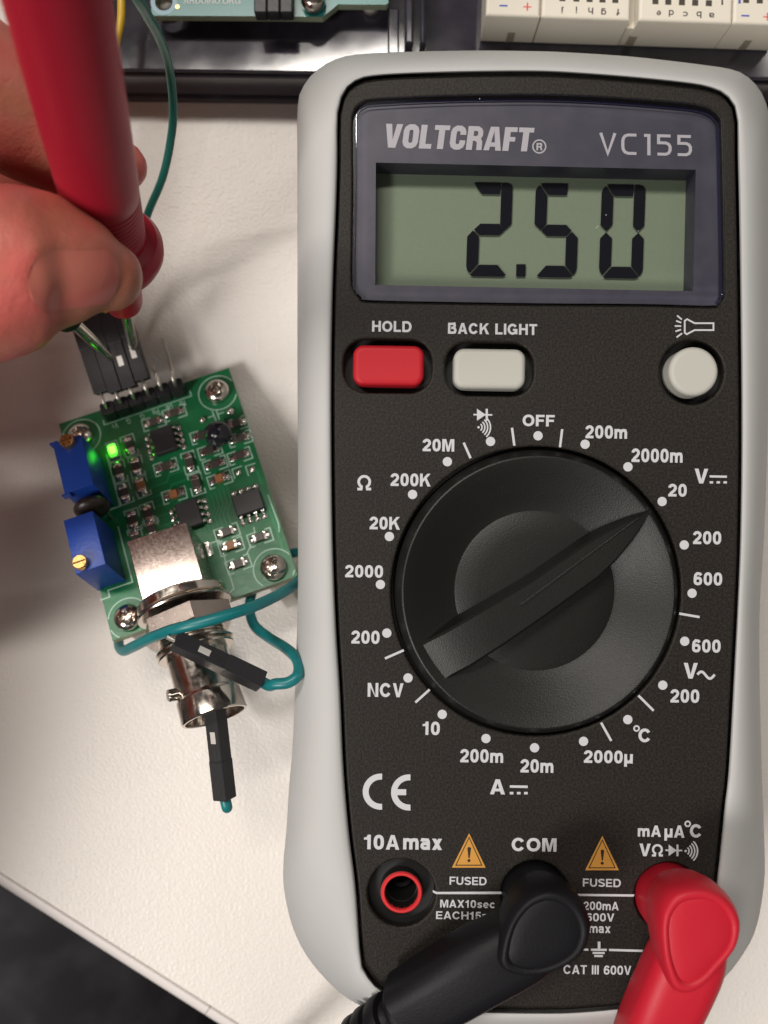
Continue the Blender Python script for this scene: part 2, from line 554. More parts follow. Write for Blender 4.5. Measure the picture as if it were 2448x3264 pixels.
M_REDPLUG = mat('red_plug_rubber', (0.50, 0.014, 0.030), 0.46, spec=0.28, bump=[(2500, 0.02, 2.0)])
M_BLKPLUG = mat('black_plug_rubber', (0.0065, 0.0065, 0.0085), 0.52, spec=0.22, bump=[(2500, 0.03, 2.0)])
M_PROBE = mat('red_probe_plastic', (0.38, 0.011, 0.030), 0.42, spec=0.3, bump=[(1200, 0.02, 2.0)])
M_STEEL = mat('nickel_metal', (0.62, 0.56, 0.50), 0.16, 1.0, rvar=(900, 0.10, 0.26))
M_NICKEL = mat('dull_nickel', (0.40, 0.335, 0.30), 0.3, 1.0, var=(300, (0.47, 0.40, 0.36), 0.35, 0.75), rvar=(2600, 0.20, 0.28), bump=[(5000, 0.006, 2.0)])
M_TIN = mat('solder_tin', (0.68, 0.66, 0.62), 0.22, 1.0, bump=[(1500, 0.12, 2.0)])
M_BRASS = mat('brass', (0.72, 0.43, 0.16), 0.3, 1.0, rvar=(2000, 0.2, 0.5))
M_PIN = mat('tinned_pin', (0.55, 0.52, 0.47), 0.3, 1.0)
M_PCB = mat('green_solder_mask', (0.007, 0.135, 0.045), 0.30, var=(160, (0.012, 0.17, 0.06), 0.45, 0.55, 2.0), bump=[(700, 0.02, 1.0)], coat=0.25)
M_PCBEDGE = mat('glass_fibre_edge', (0.36, 0.38, 0.24), 0.6)
M_SILK = mat('silkscreen_white', (0.42, 0.62, 0.50), 0.55)
M_CHIP = mat('chip_epoxy', (0.022, 0.021, 0.023), 0.45)
M_RES = mat('resistor_dark', (0.065, 0.055, 0.048), 0.45)
M_CAP = mat('capacitor_brown', (0.36, 0.15, 0.055), 0.5)
M_BLUE = mat('blue_trimmer_plastic', (0.010, 0.050, 0.30), 0.42, spec=0.4, bump=[(1500, 0.04, 2.0)])
M_BEAD = mat('black_epoxy_bead', (0.012, 0.012, 0.018), 0.14, spec=0.6, bump=[(420, 0.5, 2.0)])
M_BROWNBEAD = mat('dark_brown_bead', (0.022, 0.014, 0.011), 0.4)
M_HOUS = mat('black_connector_plastic', (0.013, 0.0125, 0.015), 0.42, bump=[(1800, 0.03, 2.0)])
M_TEAL = mat('teal_wire_insulation', (0.005, 0.150, 0.165), 0.36, spec=0.45, var=(300, (0.008, 0.175, 0.185), 0.4, 0.6))
M_GREENW = mat('green_wire_insulation', (0.012, 0.155, 0.125), 0.36, spec=0.45)
M_YELLOW = mat('yellow_wire_insulation', (0.72, 0.46, 0.02), 0.38)
M_BLKWIRE = mat('black_wire_insulation', (0.02, 0.02, 0.022), 0.4)
M_LED = mat('green_led_lit', (0.2, 0.9, 0.1), 0.4, emit=((0.05, 1.0, 0.014), 18.0))
M_NYLON = mat('white_nylon', (0.62, 0.60, 0.55), 0.4)
M_TRAY = mat('glossy_black_tray', (0.030, 0.027, 0.038), 0.07, spec=0.6, rvar=(140, 0.05, 0.10), bump=[(120, 0.004, 2.0)], var=(200, (0.048, 0.044, 0.060), 0.4, 0.7))  # base colour lifted to purple-grey to imitate a hazy reflection
M_TPCB = mat('teal_solder_mask', (0.02, 0.20, 0.19), 0.22, coat=0.4)
M_IVORY = mat('ivory_breadboard_plastic', (0.70, 0.655, 0.56), 0.42)
M_IVORYD = mat('breadboard_groove', (0.30, 0.26, 0.20), 0.6)
M_HOLE = mat('breadboard_socket_dark', (0.05, 0.04, 0.03), 0.6)
M_INKK = mat('black_ink', (0.06, 0.05, 0.05), 0.6)
M_INKR = mat('red_ink', (0.70, 0.06, 0.05), 0.6)
M_INKB = mat('blue_ink', (0.06, 0.09, 0.45), 0.6)
M_SKIN = mat('skin', (0.60, 0.135, 0.115), 0.42, spec=0.4, sss=0.14, var=(80, (0.44, 0.17, 0.105), 0.4, 0.62), bump=[(260, 0.05, 3.0), (900, 0.06, 3.0), (2200, 0.06, 2.0)], wave=(150, 7.0, 0.018))
M_NAIL = mat('finger_nail', (0.60, 0.16, 0.135), 0.30, spec=0.45, sss=0.1, var=(110, (0.52, 0.17, 0.125), 0.4, 0.65), bump=[(500, 0.03, 1.0)])

def structure(name, verts, faces, material, **kw):
    t = Thing.__new__(Thing)
    t.off = Vector((0, 0, 0))
    t.e = None
    vs = [Vector(v) * MM for v in verts]
    me = mesh_of(name, vs, faces)
    fix_normals(me)
    if kw.get('angle'):
        me.polygons.foreach_set('use_smooth', [True] * len(me.polygons))
        me.set_sharp_from_angle(angle=math.radians(kw['angle']))
    o = put(name, me, material)
    o['kind'] = 'structure'
    o['label'] = kw.get('label', name)
    return o

# ------------------------------------------------------------------ the setting: table top with rounded plastic edge, floor
e1, e2 = W(0, 2779, 0), W(690, 3217, 0)
ed = (e2 - e1).normalized()
en = Vector((-ed.y, ed.x, 0))            # towards the table
if en.y < 0:
    en = -en
A0, A1 = e1 - ed * 700, e1 + ed * 900
tv = [A0, A1, A1 + en * 900, A0 + en * 900]
table = structure('table', tv + [v + Vector((0, 0, -24)) for v in tv],
                  [(0, 1, 2, 3), (4, 7, 6, 5), (0, 4, 5, 1), (1, 5, 6, 2), (2, 6, 7, 3), (3, 7, 4, 0)], M_TABLE,
                  label='off white table top with fine grain')
# edge band: a rounded strip along the table's edge, with the joint seen as a fine line
prof = [(-0.02, -0.9), (-0.32, -0.9), (-0.34, -0.2)]
for i in range(9):
    a = math.pi / 2 * i / 8
    prof.append((-0.55 - 2.6 * math.sin(a), -0.02 - 2.6 * (1 - math.cos(a))))
prof += [(-3.15, -22), (-0.02, -24)]
def band(t0, t1, nm):
    vs, fs = [], []
    for t in (t0, t1):
        for o, z in prof:
            vs.append(e1 + ed * t + en * o + Vector((0, 0, z)))
    n = len(prof)
    for k in range(n - 1):
        fs.append((k, k + 1, n + k + 1, n + k))
    fs += [tuple(range(n)), tuple(range(2 * n - 1, n - 1, -1))]
    vs = [v * MM for v in vs]
    me = mesh_of(nm, vs, fs)
    fix_normals(me)
    me.polygons.foreach_set('use_smooth', [True] * len(me.polygons))
    me.set_sharp_from_angle(angle=math.radians(40))
    o = put(nm, me, M_EDGE, parent=table)
cut = (W(672, 3206, 0) - e1).dot(ed)
band(-700, cut - 0.08, 'edge_band')
band(cut + 0.08, 900, 'edge_band')
structure('floor', [(-3000, -3000, -720), (3000, -3000, -720), (3000, 3000, -720), (-3000, 3000, -720)], [(0, 1, 2, 3)], M_FLOOR,
          label='dark floor under the table')

# ------------------------------------------------------------------ multimeter
ZF = 39.0
mm_o = W(1700, 1800, 0)
meter = Thing('multimeter', 'grey and black handheld digital multimeter showing 2.50 on its display', 'multimeter', (30, -8, 0))
OUT = [(948, 500), (947, 386), (952, 313), (967, 275), (996, 236), (1040, 203), (1093, 181), (1165, 171), (1334, 164), (1527, 161), (1700, 163), (1793, 166), (1985, 178),
       (2130, 193), (2251, 208), (2323, 219), (2371, 236), (2410, 270), (2436, 312), (2452, 370), (2458, 460), (2459, 700), (2457, 1000), (2448, 1370), (2436, 1700), (2422, 1932), (2421, 2150), (2424, 2290), (2428, 2450), (2437, 2700), (2437, 2800),
       (2421, 2914), (2398, 2990), (2360, 3053), (2320, 3105), (2240, 3178), (2120, 3240), (1980, 3275), (1700, 3292), (1450, 3284), (1270, 3250), (1157, 3209), (1085, 3165), (1013, 3093), (962, 3021), (926, 2934), (904, 2825), (904, 2739), (913, 2645),
       (922, 2500), (932, 2386), (941, 2178), (949, 1900), (950, 1550), (948, 1150), (948, 738)]
INN = [(1076, 500), (1075, 390), (1079, 352), (1090, 309), (1112, 275), (1146, 253), (1189, 243), (1286, 236), (1479, 230), (1700, 228), (1841, 234), (2034, 249), (2202, 267), (2265, 280), (2309, 299),
       (2337, 333), (2350, 371), (2352, 500), (2356, 672), (2361, 1000), (2364, 1372), (2360, 1700), (2351, 1932), (2339, 2164), (2323, 2450), (2309, 2577), (2292, 2745), (2275, 2880), (2256, 3000), (2225, 3100), (2170, 3165), (2080, 3200), (1984, 3213),
       (1860, 3224), (1750, 3228), (1506, 3223), (1320, 3200), (1219, 3159), (1172, 3112), (1151, 3062), (1134, 2830), (1113, 2661), (1095, 2450), (1084, 2206), (1071, 1995), (1060, 1700), (1056, 1287), (1060, 950), (1071, 672)]
OUTs, INNs = smooth_closed(OUT, 4), smooth_closed(INN, 4)
PC = (1700.0, 1720.0)
def polar(pts, n=240):
    """resample a star-shaped outline by even steps along its length matched by angle"""
    res = []
    segs = [(pts[i], pts[(i + 1) % len(pts)]) for i in range(len(pts))]
    # choose angles denser at the corners by mixing arc length positions of the outer outline
    for th in ANG:
        dx, dy = math.cos(th), math.sin(th)
        best = None
        for a, b in segs:
            ax, ay, bx, by = a[0] - PC[0], a[1] - PC[1], b[0] - PC[0], b[1] - PC[1]
            ca, cb = dx * ay - dy * ax, dx * by - dy * bx
            if (ca <= 0) != (cb <= 0):
                t = ca / (ca - cb)
                x, y = ax + (bx - ax) * t, ay + (by - ay) * t
                s = x * dx + y * dy
                if s > 0 and (best is None or s > best[0]):
                    best = (s, (x + PC[0], y + PC[1]))
        res.append(best[1])
    return res
ANG = []
tot = [0.0]
for i in range(len(OUTs)):
    a, b = OUTs[i], OUTs[(i + 1) % len(OUTs)]
    tot.append(tot[-1] + math.hypot(b[0] - a[0], b[1] - a[1]))
NB = 260
for k in range(NB):
    s = tot[-1] * k / NB
    for i in range(len(OUTs)):
        if tot[i] <= s < tot[i + 1]:
            t = (s - tot[i]) / (tot[i + 1] - tot[i])
            a, b = OUTs[i], OUTs[(i + 1) % len(OUTs)]
            ANG.append(math.atan2(a[1] + (b[1] - a[1]) * t - PC[1], a[0] + (b[0] - a[0]) * t - PC[0]))
            break
RO, RI = polar(OUTs), polar(INNs)
rings = []
for t, z in ((0.0, ZF - 3.0), (0.0, ZF + 0.35), (0.02, ZF + 0.75), (0.06, ZF + 1.0), (0.14, ZF + 1.1), (0.26, ZF + 1.0), (0.42, ZF + 0.55), (0.58, ZF - 0.3), (0.72, ZF - 1.6), (0.84, ZF - 3.4), (0.93, ZF - 5.6), (0.98, ZF - 8.0), (1.0, ZF - 11)):
    rings.append([W(i[0] + (o[0] - i[0]) * t, i[1] + (o[1] - i[1]) * t, z) for i, o in zip(RI, RO)])
last = rings[-1]
cen = sum(last, Vector((0, 0, 0))) / NB
for z, s in ((20, 0.0), (10, 0.2), (3.0, 0.8), (0.6, 2.2), (0.0, 3.6)):
    rings.append([Vector((p.x, p.y, 0)) - (Vector((p.x, p.y, 0)) - Vector((cen.x, cen.y, 0))).normalized() * s + Vector((0, 0, z)) for p in last])
vs = [p for r in rings for p in r]
fs = []
for i in range(len(rings) - 1):
    for k in range(NB):
        fs.append((i * NB + k, i * NB + (k + 1) % NB, (i + 1) * NB + (k + 1) % NB, (i + 1) * NB + k))
fs.append(tuple((len(rings) - 1) * NB + k for k in range(NB)))
part(meter, 'rubber_bumper', vs, fs, M_BUMP, smooth=True, angle=50)

# face plate with openings
def inset_px(ring, px):
    n = len(ring)
    out = []
    for i in range(n):
        a, b = Vector(ring[i - 1]), Vector(ring[(i + 1) % n])
        d = (b - a).normalized()
        nn = Vector((-d.y, d.x))
        c = Vector(PC) - Vector(ring[i])
        if nn.dot(c) < 0:
            nn = -nn
        out.append(tuple(Vector(ring[i]) + nn * px))
    return out
RF = inset_px(RI, 7)
WIN = [(1124, 393), (1128, 362), (1138, 340), (1158, 326), (1192, 318), (1388, 308), (1570, 304), (1750, 304), (1959, 313), (2170, 330), (2233, 339), (2267, 351), (2291, 374), (2299, 410), (2305, 630), (2309, 910), (2303, 950), (2288, 970), (2262, 977),
       (2043, 972), (1750, 970), (1472, 966), (1185, 960), (1151, 950), (1130, 926), (1122, 890), (1123, 740), (1125, 588)]
WINs = smooth_closed(WIN, 4)
ROT = math.radians(-0.9)
def cw(x, y, z=ZF):
    return tuple(W(x, y, z)[:2])
S_ = F / (H - ZF)          # pixels per mm on the face
btn_red = (1236, 1166); btn_grey = (1560, 1176); btn_rnd = (2205, 1186)
DIAL = (1708.7, 1885.0)
JACK = [(1280, 2846.5), (1705, 2852), (2130, 2858)]
holes = [SP(WINs, ZF), rrect(cw(*btn_red), 282 / S_, 172 / S_, 3.2, ROT), rrect(cw(*btn_grey), 282 / S_, 172 / S_, 3.2, ROT),
         circle(cw(*btn_rnd), 103 / S_, 64), circle(cw(*DIAL), 462 / S_, 120)] + [circle(cw(*j), 108 / S_, 64) for j in JACK]
plate(meter, 'face_plate', SP(RF, ZF), holes, ZF - 1.6, ZF, M_FACE, bevel=0.35, seg=3)
RB = inset_px(RI, 3)
plate(meter, 'body', SP(RB, ZF), [SP(inset_px(WINs, -4), ZF)] + [circle(cw(*DIAL), 455 / S_, 96)] + [circle(cw(*j), 50 / S_, 32) for j in JACK], ZF - 6.0, ZF - 2.6, M_WELL)
# dark core under everything
plate(meter, 'inner_case', SP(RB, ZF), [], ZF - 22, ZF - 8.5, M_BODY)

# display: panel with opening, lcd, digits, clear window
LC = [(1198, 518), (2218, 541), (2209, 928), (1196, 908)]
ZP = ZF - 1.2
ZL = ZP - 4.2
plate(meter, 'display_panel', SP(inset_px(WINs, -3), ZP), [SP(LC, ZP)], ZL - 0.2, ZP, M_PANEL)
lq = SP([(1160, 500), (2250, 510), (2250, 945), (1160, 935)], ZL)
lv, lf = plate_data(lq, [], ZL - 1.2, ZL)
lcd = part(meter, 'lcd_screen', lv, lf, M_LCD, label='grey green liquid crystal screen')
K = 2.37
SEGS = {'A': [(38, 2), (60, 0), (238, 0), (238, 88), (100, 88), (60, 42)], 'B': [(249, 0), (288, 2), (314, 14), (328, 40), (331, 75), (331, 310), (285, 356), (245, 313), (245, 88)],
        'F': [(29, 16), (90, 92), (90, 305), (46, 354), (0, 310), (0, 62), (9, 36)], 'G': [(50, 357), (96, 312), (240, 312), (284, 357), (240, 398), (96, 398)],
        'E': [(0, 410), (42, 364), (90, 408), (90, 612), (26, 686), (8, 664), (0, 630)], 'D': [(30, 700), (97, 622), (236, 622), (303, 698), (280, 710), (52, 710)],
        'C': [(287, 364), (331, 410), (331, 640), (322, 672), (306, 690), (242, 615), (242, 408)]}
def seg_digit(x, y, which):
    for s in which:
        poly = []
        for u, v in SEGS[s]:
            px = x + 25 + u - 25 * v / 710
            py = y - 710 + v + (u - 165) * 0.015
            poly.append((1050 + px / K, 250 + py / K))
        print_polys(meter, 'digit_segment', [poly], ZL + 0.40, M_SEG, parent=lcd)
seg_digit(1030, 1496, 'ABGED')
seg_digit(1535, 1503, 'AFGCD')
seg_digit(2034, 1511, 'ABCDEF')
print_polys(meter, 'decimal_point', [[(1050 + a / K, 250 + b / K) for a, b in ((1412, 1403), (1482, 1404), (1480, 1498), (1410, 1497))]], ZL + 0.40, M_SEG, parent=lcd)

# brand lettering on the panel: heavy condensed slanted capitals, built as polygons
def word(letters, x0, x1, ytop, ybot, slant, tilt, material, nm, z, gap):
    total = sum(wd for wd, _ in letters) + gap * (len(letters) - 1)
    polys = []
    pen = 0.0
    hh = ybot - ytop
    sx = (x1 - x0) / total
    for wd, pl in letters:
        for poly in pl:
            q = []
            for a, b in poly:
                X = x0 + (pen + a) * sx + slant * (b - 0.0) * hh
                Y = ybot - b * hh + (X - x0) * tilt
                q.append((X, Y))
            polys.append(q)
        pen += wd + gap
    return print_polys(meter, nm, polys, z, material)
def rb(pts, w_, closed=False):
    return [[(p.x, p.y) for p in q] for q in ribbon([(pts, closed)], w_)]
V_ = (0.70, [[(0, 1), (.25, 1), (.35, .34), (.45, 1), (.70, 1), (.50, 0), (.20, 0)]])
O_ = (0.64, rb([(.12, .28), (.16, .17), (.25, .11), (.39, .11), (.48, .17), (.52, .28), (.52, .72), (.48, .83), (.39, .89), (.25, .89), (.16, .83), (.12, .72)], .235, True))
L_ = (0.50, [[(0, 0), (0, 1), (.25, 1), (.25, .2), (.5, .2), (.5, 0)]])
T_ = (0.62, [[(0, 1), (.62, 1), (.62, .8), (.435, .8), (.435, 0), (.185, 0), (.185, .8), (0, .8)]])
C_ = (0.63, rb([(.51, .62), (.51, .73), (.47, .83), (.38, .89), (.25, .89), (.16, .83), (.12, .72), (.12, .28), (.16, .17), (.25, .11), (.38, .11), (.47, .17), (.51, .27), (.51, .39)], .235))
R_ = (0.66, [[(0, 0), (.25, 0), (.25, 1), (0, 1)]] + rb([(.2, .90), (.40, .90), (.49, .84), (.53, .75), (.53, .64), (.49, .55), (.41, .49), (.2, .48)], .20) + rb([(.38, .48), (.48, .42), (.53, .32), (.54, 0)], .22))
A_ = (0.72, [[(0, 0), (.23, 0), (.36, .82), (.36, 1), (.19, 1)], [(.72, 0), (.49, 0), (.36, .82), (.36, 1), (.53, 1)], [(.18, .16), (.54, .16), (.51, .34), (.21, .34)]])
F_ = (0.52, [[(0, 0), (.25, 0), (.25, 1), (0, 1)], [(.25, .8), (.52, .8), (.52, 1), (.25, 1)], [(.25, .4), (.47, .4), (.47, .59), (.25, .59)]])
word([V_, O_, L_, T_, C_, R_, A_, F_, T_], 1221, 1694, 394, 470, 0.13, 0.028, M_PRINTW, 'brand_lettering', ZP + 0.05, 0.06)
print_polys(meter, 'registered_mark', [[(p.x, p.y) for p in q] for q in ribbon([(circle((1719, 467), 20.5, 28), True)], 4.5)], ZP + 0.05, M_PRINTW)
text(meter, 'R', (1710, 455, 1729, 480), ZP + 0.06, M_PRINTW, wt=0.22)
v_ = (0.72, rb([(.05, 1), (.36, .03), (.67, 1)], .135))
c_ = (0.72, rb([(.66, .93), (.30, .93), (.17, .88), (.09, .76), (.07, .62), (.07, .38), (.09, .24), (.17, .12), (.30, .07), (.66, .07)], .135))
o_ = (0.36, rb([(.05, .93), (.26, .93), (.26, 0)], .14))
f_ = (0.66, rb([(.62, .93), (.10, .93), (.10, .60), (.42, .60), (.54, .54), (.60, .43), (.60, .26), (.54, .13), (.42, .07), (.05, .07)], .135))
word([v_, c_, o_, f_, f_], 1911, 2205, 423, 491, 0.0, 0.026, M_PRINTW, 'model_lettering', ZP + 0.05, 0.22)
# raised clear window
lv, lf = plate_data(SP(inset_px(WINs, 2), ZF), [], ZP + 0.25, ZF + 0.80, 0.5, 6)
lf = [q for q in lf if sum(lv[i].z for i in q) / len(q) > ZF - 0.05]
part(meter, 'clear_window', lv, lf, M_LENS, angle=6)
# tiny bright scratches and dust on the window
for a in ((1930, 686, 1934, 684, 2.6), (1899, 728, 1907, 719, 1.8), (2033, 736, 2036, 735, 2.4), (1527, 316, 1530, 314, 2.6)):
    print_polys(meter, 'scratch', [[(p.x, p.y) for p in q] for q in ribbon([([a[:2], a[2:4]], False)], a[4])], ZF + 0.77, M_PRINT)
plate(meter, 'window_seal', SP(inset_px(WINs, -2), ZF), [SP(inset_px(WINs, 9), ZF)], ZP + 0.02, ZP + 0.22, mat('dark_blue_seal', (0.018, 0.018, 0.05), 0.3))

# buttons
def btn(c, w_, h_, r, m, nm, lab, dome=0.0):
    plate(meter, nm, rrect(cw(c[0], c[1], ZF + 1.0), w_ / S_, h_ / S_, r, ROT), [], ZF - 2.6, ZF + 0.9, m, bevel=0.75, seg=4, label=lab)
btn((1239, 1163), 226, 128, 1.5, M_REDBTN, 'push_button', 'red rounded rectangular button')
btn((1562, 1174), 228, 128, 1.5, M_GREYBTN, 'push_button', 'light grey rounded rectangular button')
plate(meter, 'push_button', circle(cw(2211, 1184, ZF + 1.2), 78 / S_, 64), [], ZF - 2.6, ZF + 1.5, M_GREYBTN, bevel=0.7, seg=4, label='light grey round button')

# jacks
for i, j in enumerate(JACK):
    c = cw(*j)
    Mj = Matrix.Translation((c[0], c[1], 0))
    v, f = lathe_data([(4.75, ZF - 5.5), (4.75, ZF - 2.3), (3.0, ZF - 2.3), (3.0, ZF - 0.35), (2.85, ZF - 0.3)], 48, Mj)
    jk = part(meter, 'jack_socket', v, [q for q in f if len(q) == 4], M_WELL, smooth=True, angle=30)
    v, f = lathe_data([(2.35, ZF - 2.0), (2.35, ZF - 0.2), (2.5, ZF - 0.02), (2.8, ZF - 0.02), (2.96, ZF - 0.2), (2.96, ZF - 2.0)], 48, Mj)
    part(meter, 'jack_ring', v, [q for q in f if len(q) == 4], M_REDRING if i != 1 else M_WELL, parent=jk, smooth=True, angle=40)
    v, f = lathe_data([(2.35, ZF - 0.4), (2.3, ZF - 8), (0, ZF - 8)], 32, Mj)
    part(meter, 'jack_bore', v, [q for q in f if len(q) == 4], M_WELL, parent=jk, smooth=True, angle=40)
    v, f = lathe_data([(1.9, ZF - 8), (1.9, ZF - 6.6), (1.2, ZF - 6.6), (1.2, ZF - 8)], 32, Mj)
    part(meter, 'jack_contact', v, [q for q in f if len(q) == 4], M_WELL, parent=jk, smooth=True, angle=40)

# dial
dc = W(DIAL[0], DIAL[1], ZF)
Md = Matrix.Translation(dc)
v, f = lathe_data([(20.1, -3.0), (20.15, 0.1), (20.0, 0.45), (19.35, 1.75), (19.15, 2.0), (18.95, 2.06), (18.7, 1.98), (17.0, 1.15), (15.2, 0.32), (13.4, -0.5), (11.9, -1.18), (11.5, -1.3), (11.3, -1.22), (8.0, -0.95), (4.0, -0.8), (0, -0.75)], 128, Md)
dial = part(meter, 'rotary_dial', v, [q for q in f if len(q) == 4 or len(q) > 4], M_DIAL, angle=28)
def k6(x, y):
    return (1000 + x / 1.1457, 1250 + y / 1.1457)
LFT = [(352, 947), (420, 908), (490, 868), (640, 780), (780, 697), (900, 615), (1000, 548), (1080, 500), (1150, 464), (1205, 440), (1236, 428)]
RGT = [(450, 1088), (510, 1043), (575, 1003), (700, 922), (840, 825), (950, 745), (1040, 680), (1110, 612), (1165, 545), (1205, 488), (1238, 432)]
ZT = ZF + 2.9
drop = [1.9, 1.1, 0.12, 0, 0, 0, 0, 0, 0.1, 0.3, 0.6]
vs, fs = [], []
n = len(LFT)
for a, b, d in zip(LFT, RGT, drop):
    l, r = W(*k6(*a), ZT), W(*k6(*b), ZT)
    m_ = (l + r) / 2
    dv = (r - l).normalized()
    up = Vector((0, 0, -d))
    vs += [l - dv * 0.8 + Vector((0, 0, -6.2)), l + up + Vector((0, 0, -0.35)), l + dv * min(0.35, (m_ - l).length * 0.5) + up, r - dv * min(0.35, (m_ - l).length * 0.5) + up, r + up + Vector((0, 0, -0.35)), r + dv * 0.7 + Vector((0, 0, -6.2))]
for i in range(n - 1):
    for k in range(5):
        fs.append((i * 6 + k, i * 6 + k + 1, (i + 1) * 6 + k + 1, (i + 1) * 6 + k))
fs += [tuple(range(6)), tuple((n - 1) * 6 + k for k in range(5, -1, -1))]
part(meter, 'pointer_grip', vs, fs, M_DIAL, parent=dial, angle=22)
gv = ribbon([([k6(750, 776), k6(760, 766), k6(1190, 457)], False)], 9)
pv = []
pf = []
for x0, x1, zz in ((0, 1, 0),):
    p = [W(*k6(748, 778), ZT), W(*k6(765, 780), ZT), W(*k6(1192, 458), ZT), W(*k6(1186, 456), ZT)]
    pv = [q + Vector((0, 0, -0.1)) for q in p] + [q + Vector((0, 0, 0.16)) for q in p]
    pf = [(4, 5, 6, 7), (0, 1, 5, 4), (1, 2, 6, 5), (2, 3, 7, 6), (3, 0, 4, 7)]
part(meter, 'pointer_mark', pv, pf, M_DIAL, parent=dial, bev=0.07)

# printed scale
ZPR = ZF + 0.03
T = [('HOLD', 1186, 1023, 1312, 1058), ('BACK LIGHT', 1428, 1029, 1712, 1066), ('20M', 1347, 1399, 1448, 1439), ('200K', 1245, 1509, 1373, 1550), ('20K', 1178, 1647, 1275, 1688),
     ('2000', 1100, 1801, 1221, 1841), ('200', 1120, 2010, 1210, 2052), ('NCV', 1172, 2177, 1286, 2222), ('10', 1347, 2300, 1402, 2343), ('200m', 1467, 2388, 1604, 2431), ('20m', 1659, 2420, 1764, 2463),
     ('OFF', 1666, 1322, 1768, 1359), ('200m', 1866, 1356, 1999, 1398), ('2000m', 2013, 1430, 2176, 1474), ('V', 2214, 1494, 2257, 1541), ('20', 2130, 1542, 2189, 1583), ('200', 2209, 1693, 2299, 1735),
     ('600', 2211, 1824, 2302, 1866), ('600', 2206, 2038, 2297, 2080), ('V', 2179, 2113, 2224, 2163), ('200', 2137, 2197, 2229, 2240), ('C', 2035, 2322, 2072, 2366), ('2000\u00b5', 1861, 2392, 2017, 2443),
     ('A', 1562, 2484, 1610, 2532), ('10A', 1160, 2661, 1273, 2708), ('max', 1285, 2671, 1409, 2709), ('COM', 1631, 2671, 1774, 2714), ('FUSED', 1433, 2795, 1551, 2821), ('MAX10sec', 1403, 2869, 1577, 2894),
     ('EACH15min', 1390, 2906, 1597, 2931), ('FUSED', 1858, 2801, 1979, 2827), ('200mA', 1860, 2874, 1972, 2901), ('600V', 1868, 2911, 1958, 2937), ('max', 1878, 2952, 1946, 2974), ('CAT III 600V', 1796, 3077, 2012, 3106),
     ('mA', 2033, 2631, 2107, 2667), ('\u00b5A', 2118, 2631, 2182, 2680), ('C', 2199, 2627, 2235, 2670), ('V', 2038, 2689, 2074, 2729)]
for t_ in T:
    small = (t_[4] - t_[2]) < 32
    text(meter, t_[0], t_[1:], ZPR, M_PRINT, wt=0.185 if small else 0.215)
def omega(x0, y0, x1, y1):
    c = ((x0 + x1) / 2, y0 + (y1 - y0) * 0.42)
    r = (x1 - x0) * 0.40
    w_ = (x1 - x0) * 0.19
    p = arc(c, r, 120, 420, 22)
    yb = y1 - w_ / 2
    pts = [(x0, yb), (p[0][0] - 1, yb)] + p + [(p[-1][0] + 1, yb), (x1, yb)]
    print_polys(meter, 'printed_symbol', [[(q.x, q.y) for q in s] for s in ribbon([(pts, False)], w_)], ZPR, M_PRINT, label='omega sign')
omega(1139, 1516, 1183, 1563)
omega(2078, 2692, 2113, 2730)
def prn(polys, lab=None, nm='printed_symbol', m=None):
    return print_polys(meter, nm, polys, ZPR, m or M_PRINT, label=lab)
def pl(paths, w_):
    return [[(q.x, q.y) for q in s] for s in ribbon(paths, w_)]
def dc_sign(x0, x1, y0, y1):
    t_ = (y1 - y0) * 0.27
    wd = (x1 - x0)
    prn([[(x0, y0), (x1, y0 + 1), (x1, y0 + t_ + 1), (x0, y0 + t_)]] + [[(x0 + wd * a, y1 - t_), (x0 + wd * (a + .2), y1 - t_), (x0 + wd * (a + .2), y1), (x0 + wd * a, y1)] for a in (0, .4, .8)], 'direct current sign')
dc_sign(2262, 2317, 1515, 1541)
dc_sign(1625, 1682, 2503, 2532)
prn(pl([([(2223 + i * 2.75, 2152 + 11 * math.sin((i / 20) * 2 * math.pi - math.pi * 0.95)) for i in range(21)], False)], 8), 'alternating current sign')
prn(pl([(circle((2029, 2322), 8.0, 20), True)], 5), 'degree ring')
prn(pl([(circle((2192, 2626), 8.0, 20), True)], 5), 'degree ring')
def diode(x0, x1, y0, y1, t_):
    cy = (y0 + y1) / 2
    wd = x1 - x0
    prn([[(x0 + wd * .19, y0), (x0 + wd * .66, cy), (x0 + wd * .19, y1)], [(x0 + wd * .65, y0), (x0 + wd * .77, y0), (x0 + wd * .77, y1), (x0 + wd * .65, y1)]] + pl([([(x0, cy - .5), (x1, cy + .5)], False)], t_), 'diode symbol')
diode(1509, 1569, 1303, 1341, 5)
diode(2121, 2175, 2692, 2729, 5)
def sound(c, rs, w_, sp_=48):
    prn([circle(c, w_ * .85, 16)] + pl([(arc((c[0] - 3, c[1]), r, -sp_, sp_, 10), False) for r in rs], w_), 'sound waves symbol')
sound((1525.5, 1362), (14, 23, 32, 41), 4.6)
sound((2185.5, 2712.5), (14, 23, 32, 41), 4.6)
for x, y in ((1563.5, 1407), (1715, 1389), (1426, 1471.5), (1315, 1576), (1241, 1710), (1212.5, 1863), (1233, 2018), (1300.6, 2161), (1409.5, 2277), (1549, 2354), (1704, 2383.5), (1865, 1416), (2001.6, 1488), (2110.5, 1598.5),
             (2181, 1737), (2206, 1891), (2182.6, 2044), (2112.6, 2184), (2001, 2293.7), (1860, 2363)):
    prn([circle((x, y), 14.8, 28)], nm='range_dot')
for a in ((1478, 1411, 1500, 1460.5), (1632, 1363.5, 1639.5, 1420.5), (1792, 1368, 1785, 1425.5), (1227, 2099, 1287, 2072.6), (1324, 2239, 1369.4, 2198), (2165, 1955.7, 2230, 1967), (2035, 2217, 2083.4, 2265.4), (1916, 2303.4, 1948.4, 2361.6)):
    prn(pl([([a[:2], a[2:]], False)], 7.5), nm='range_line')
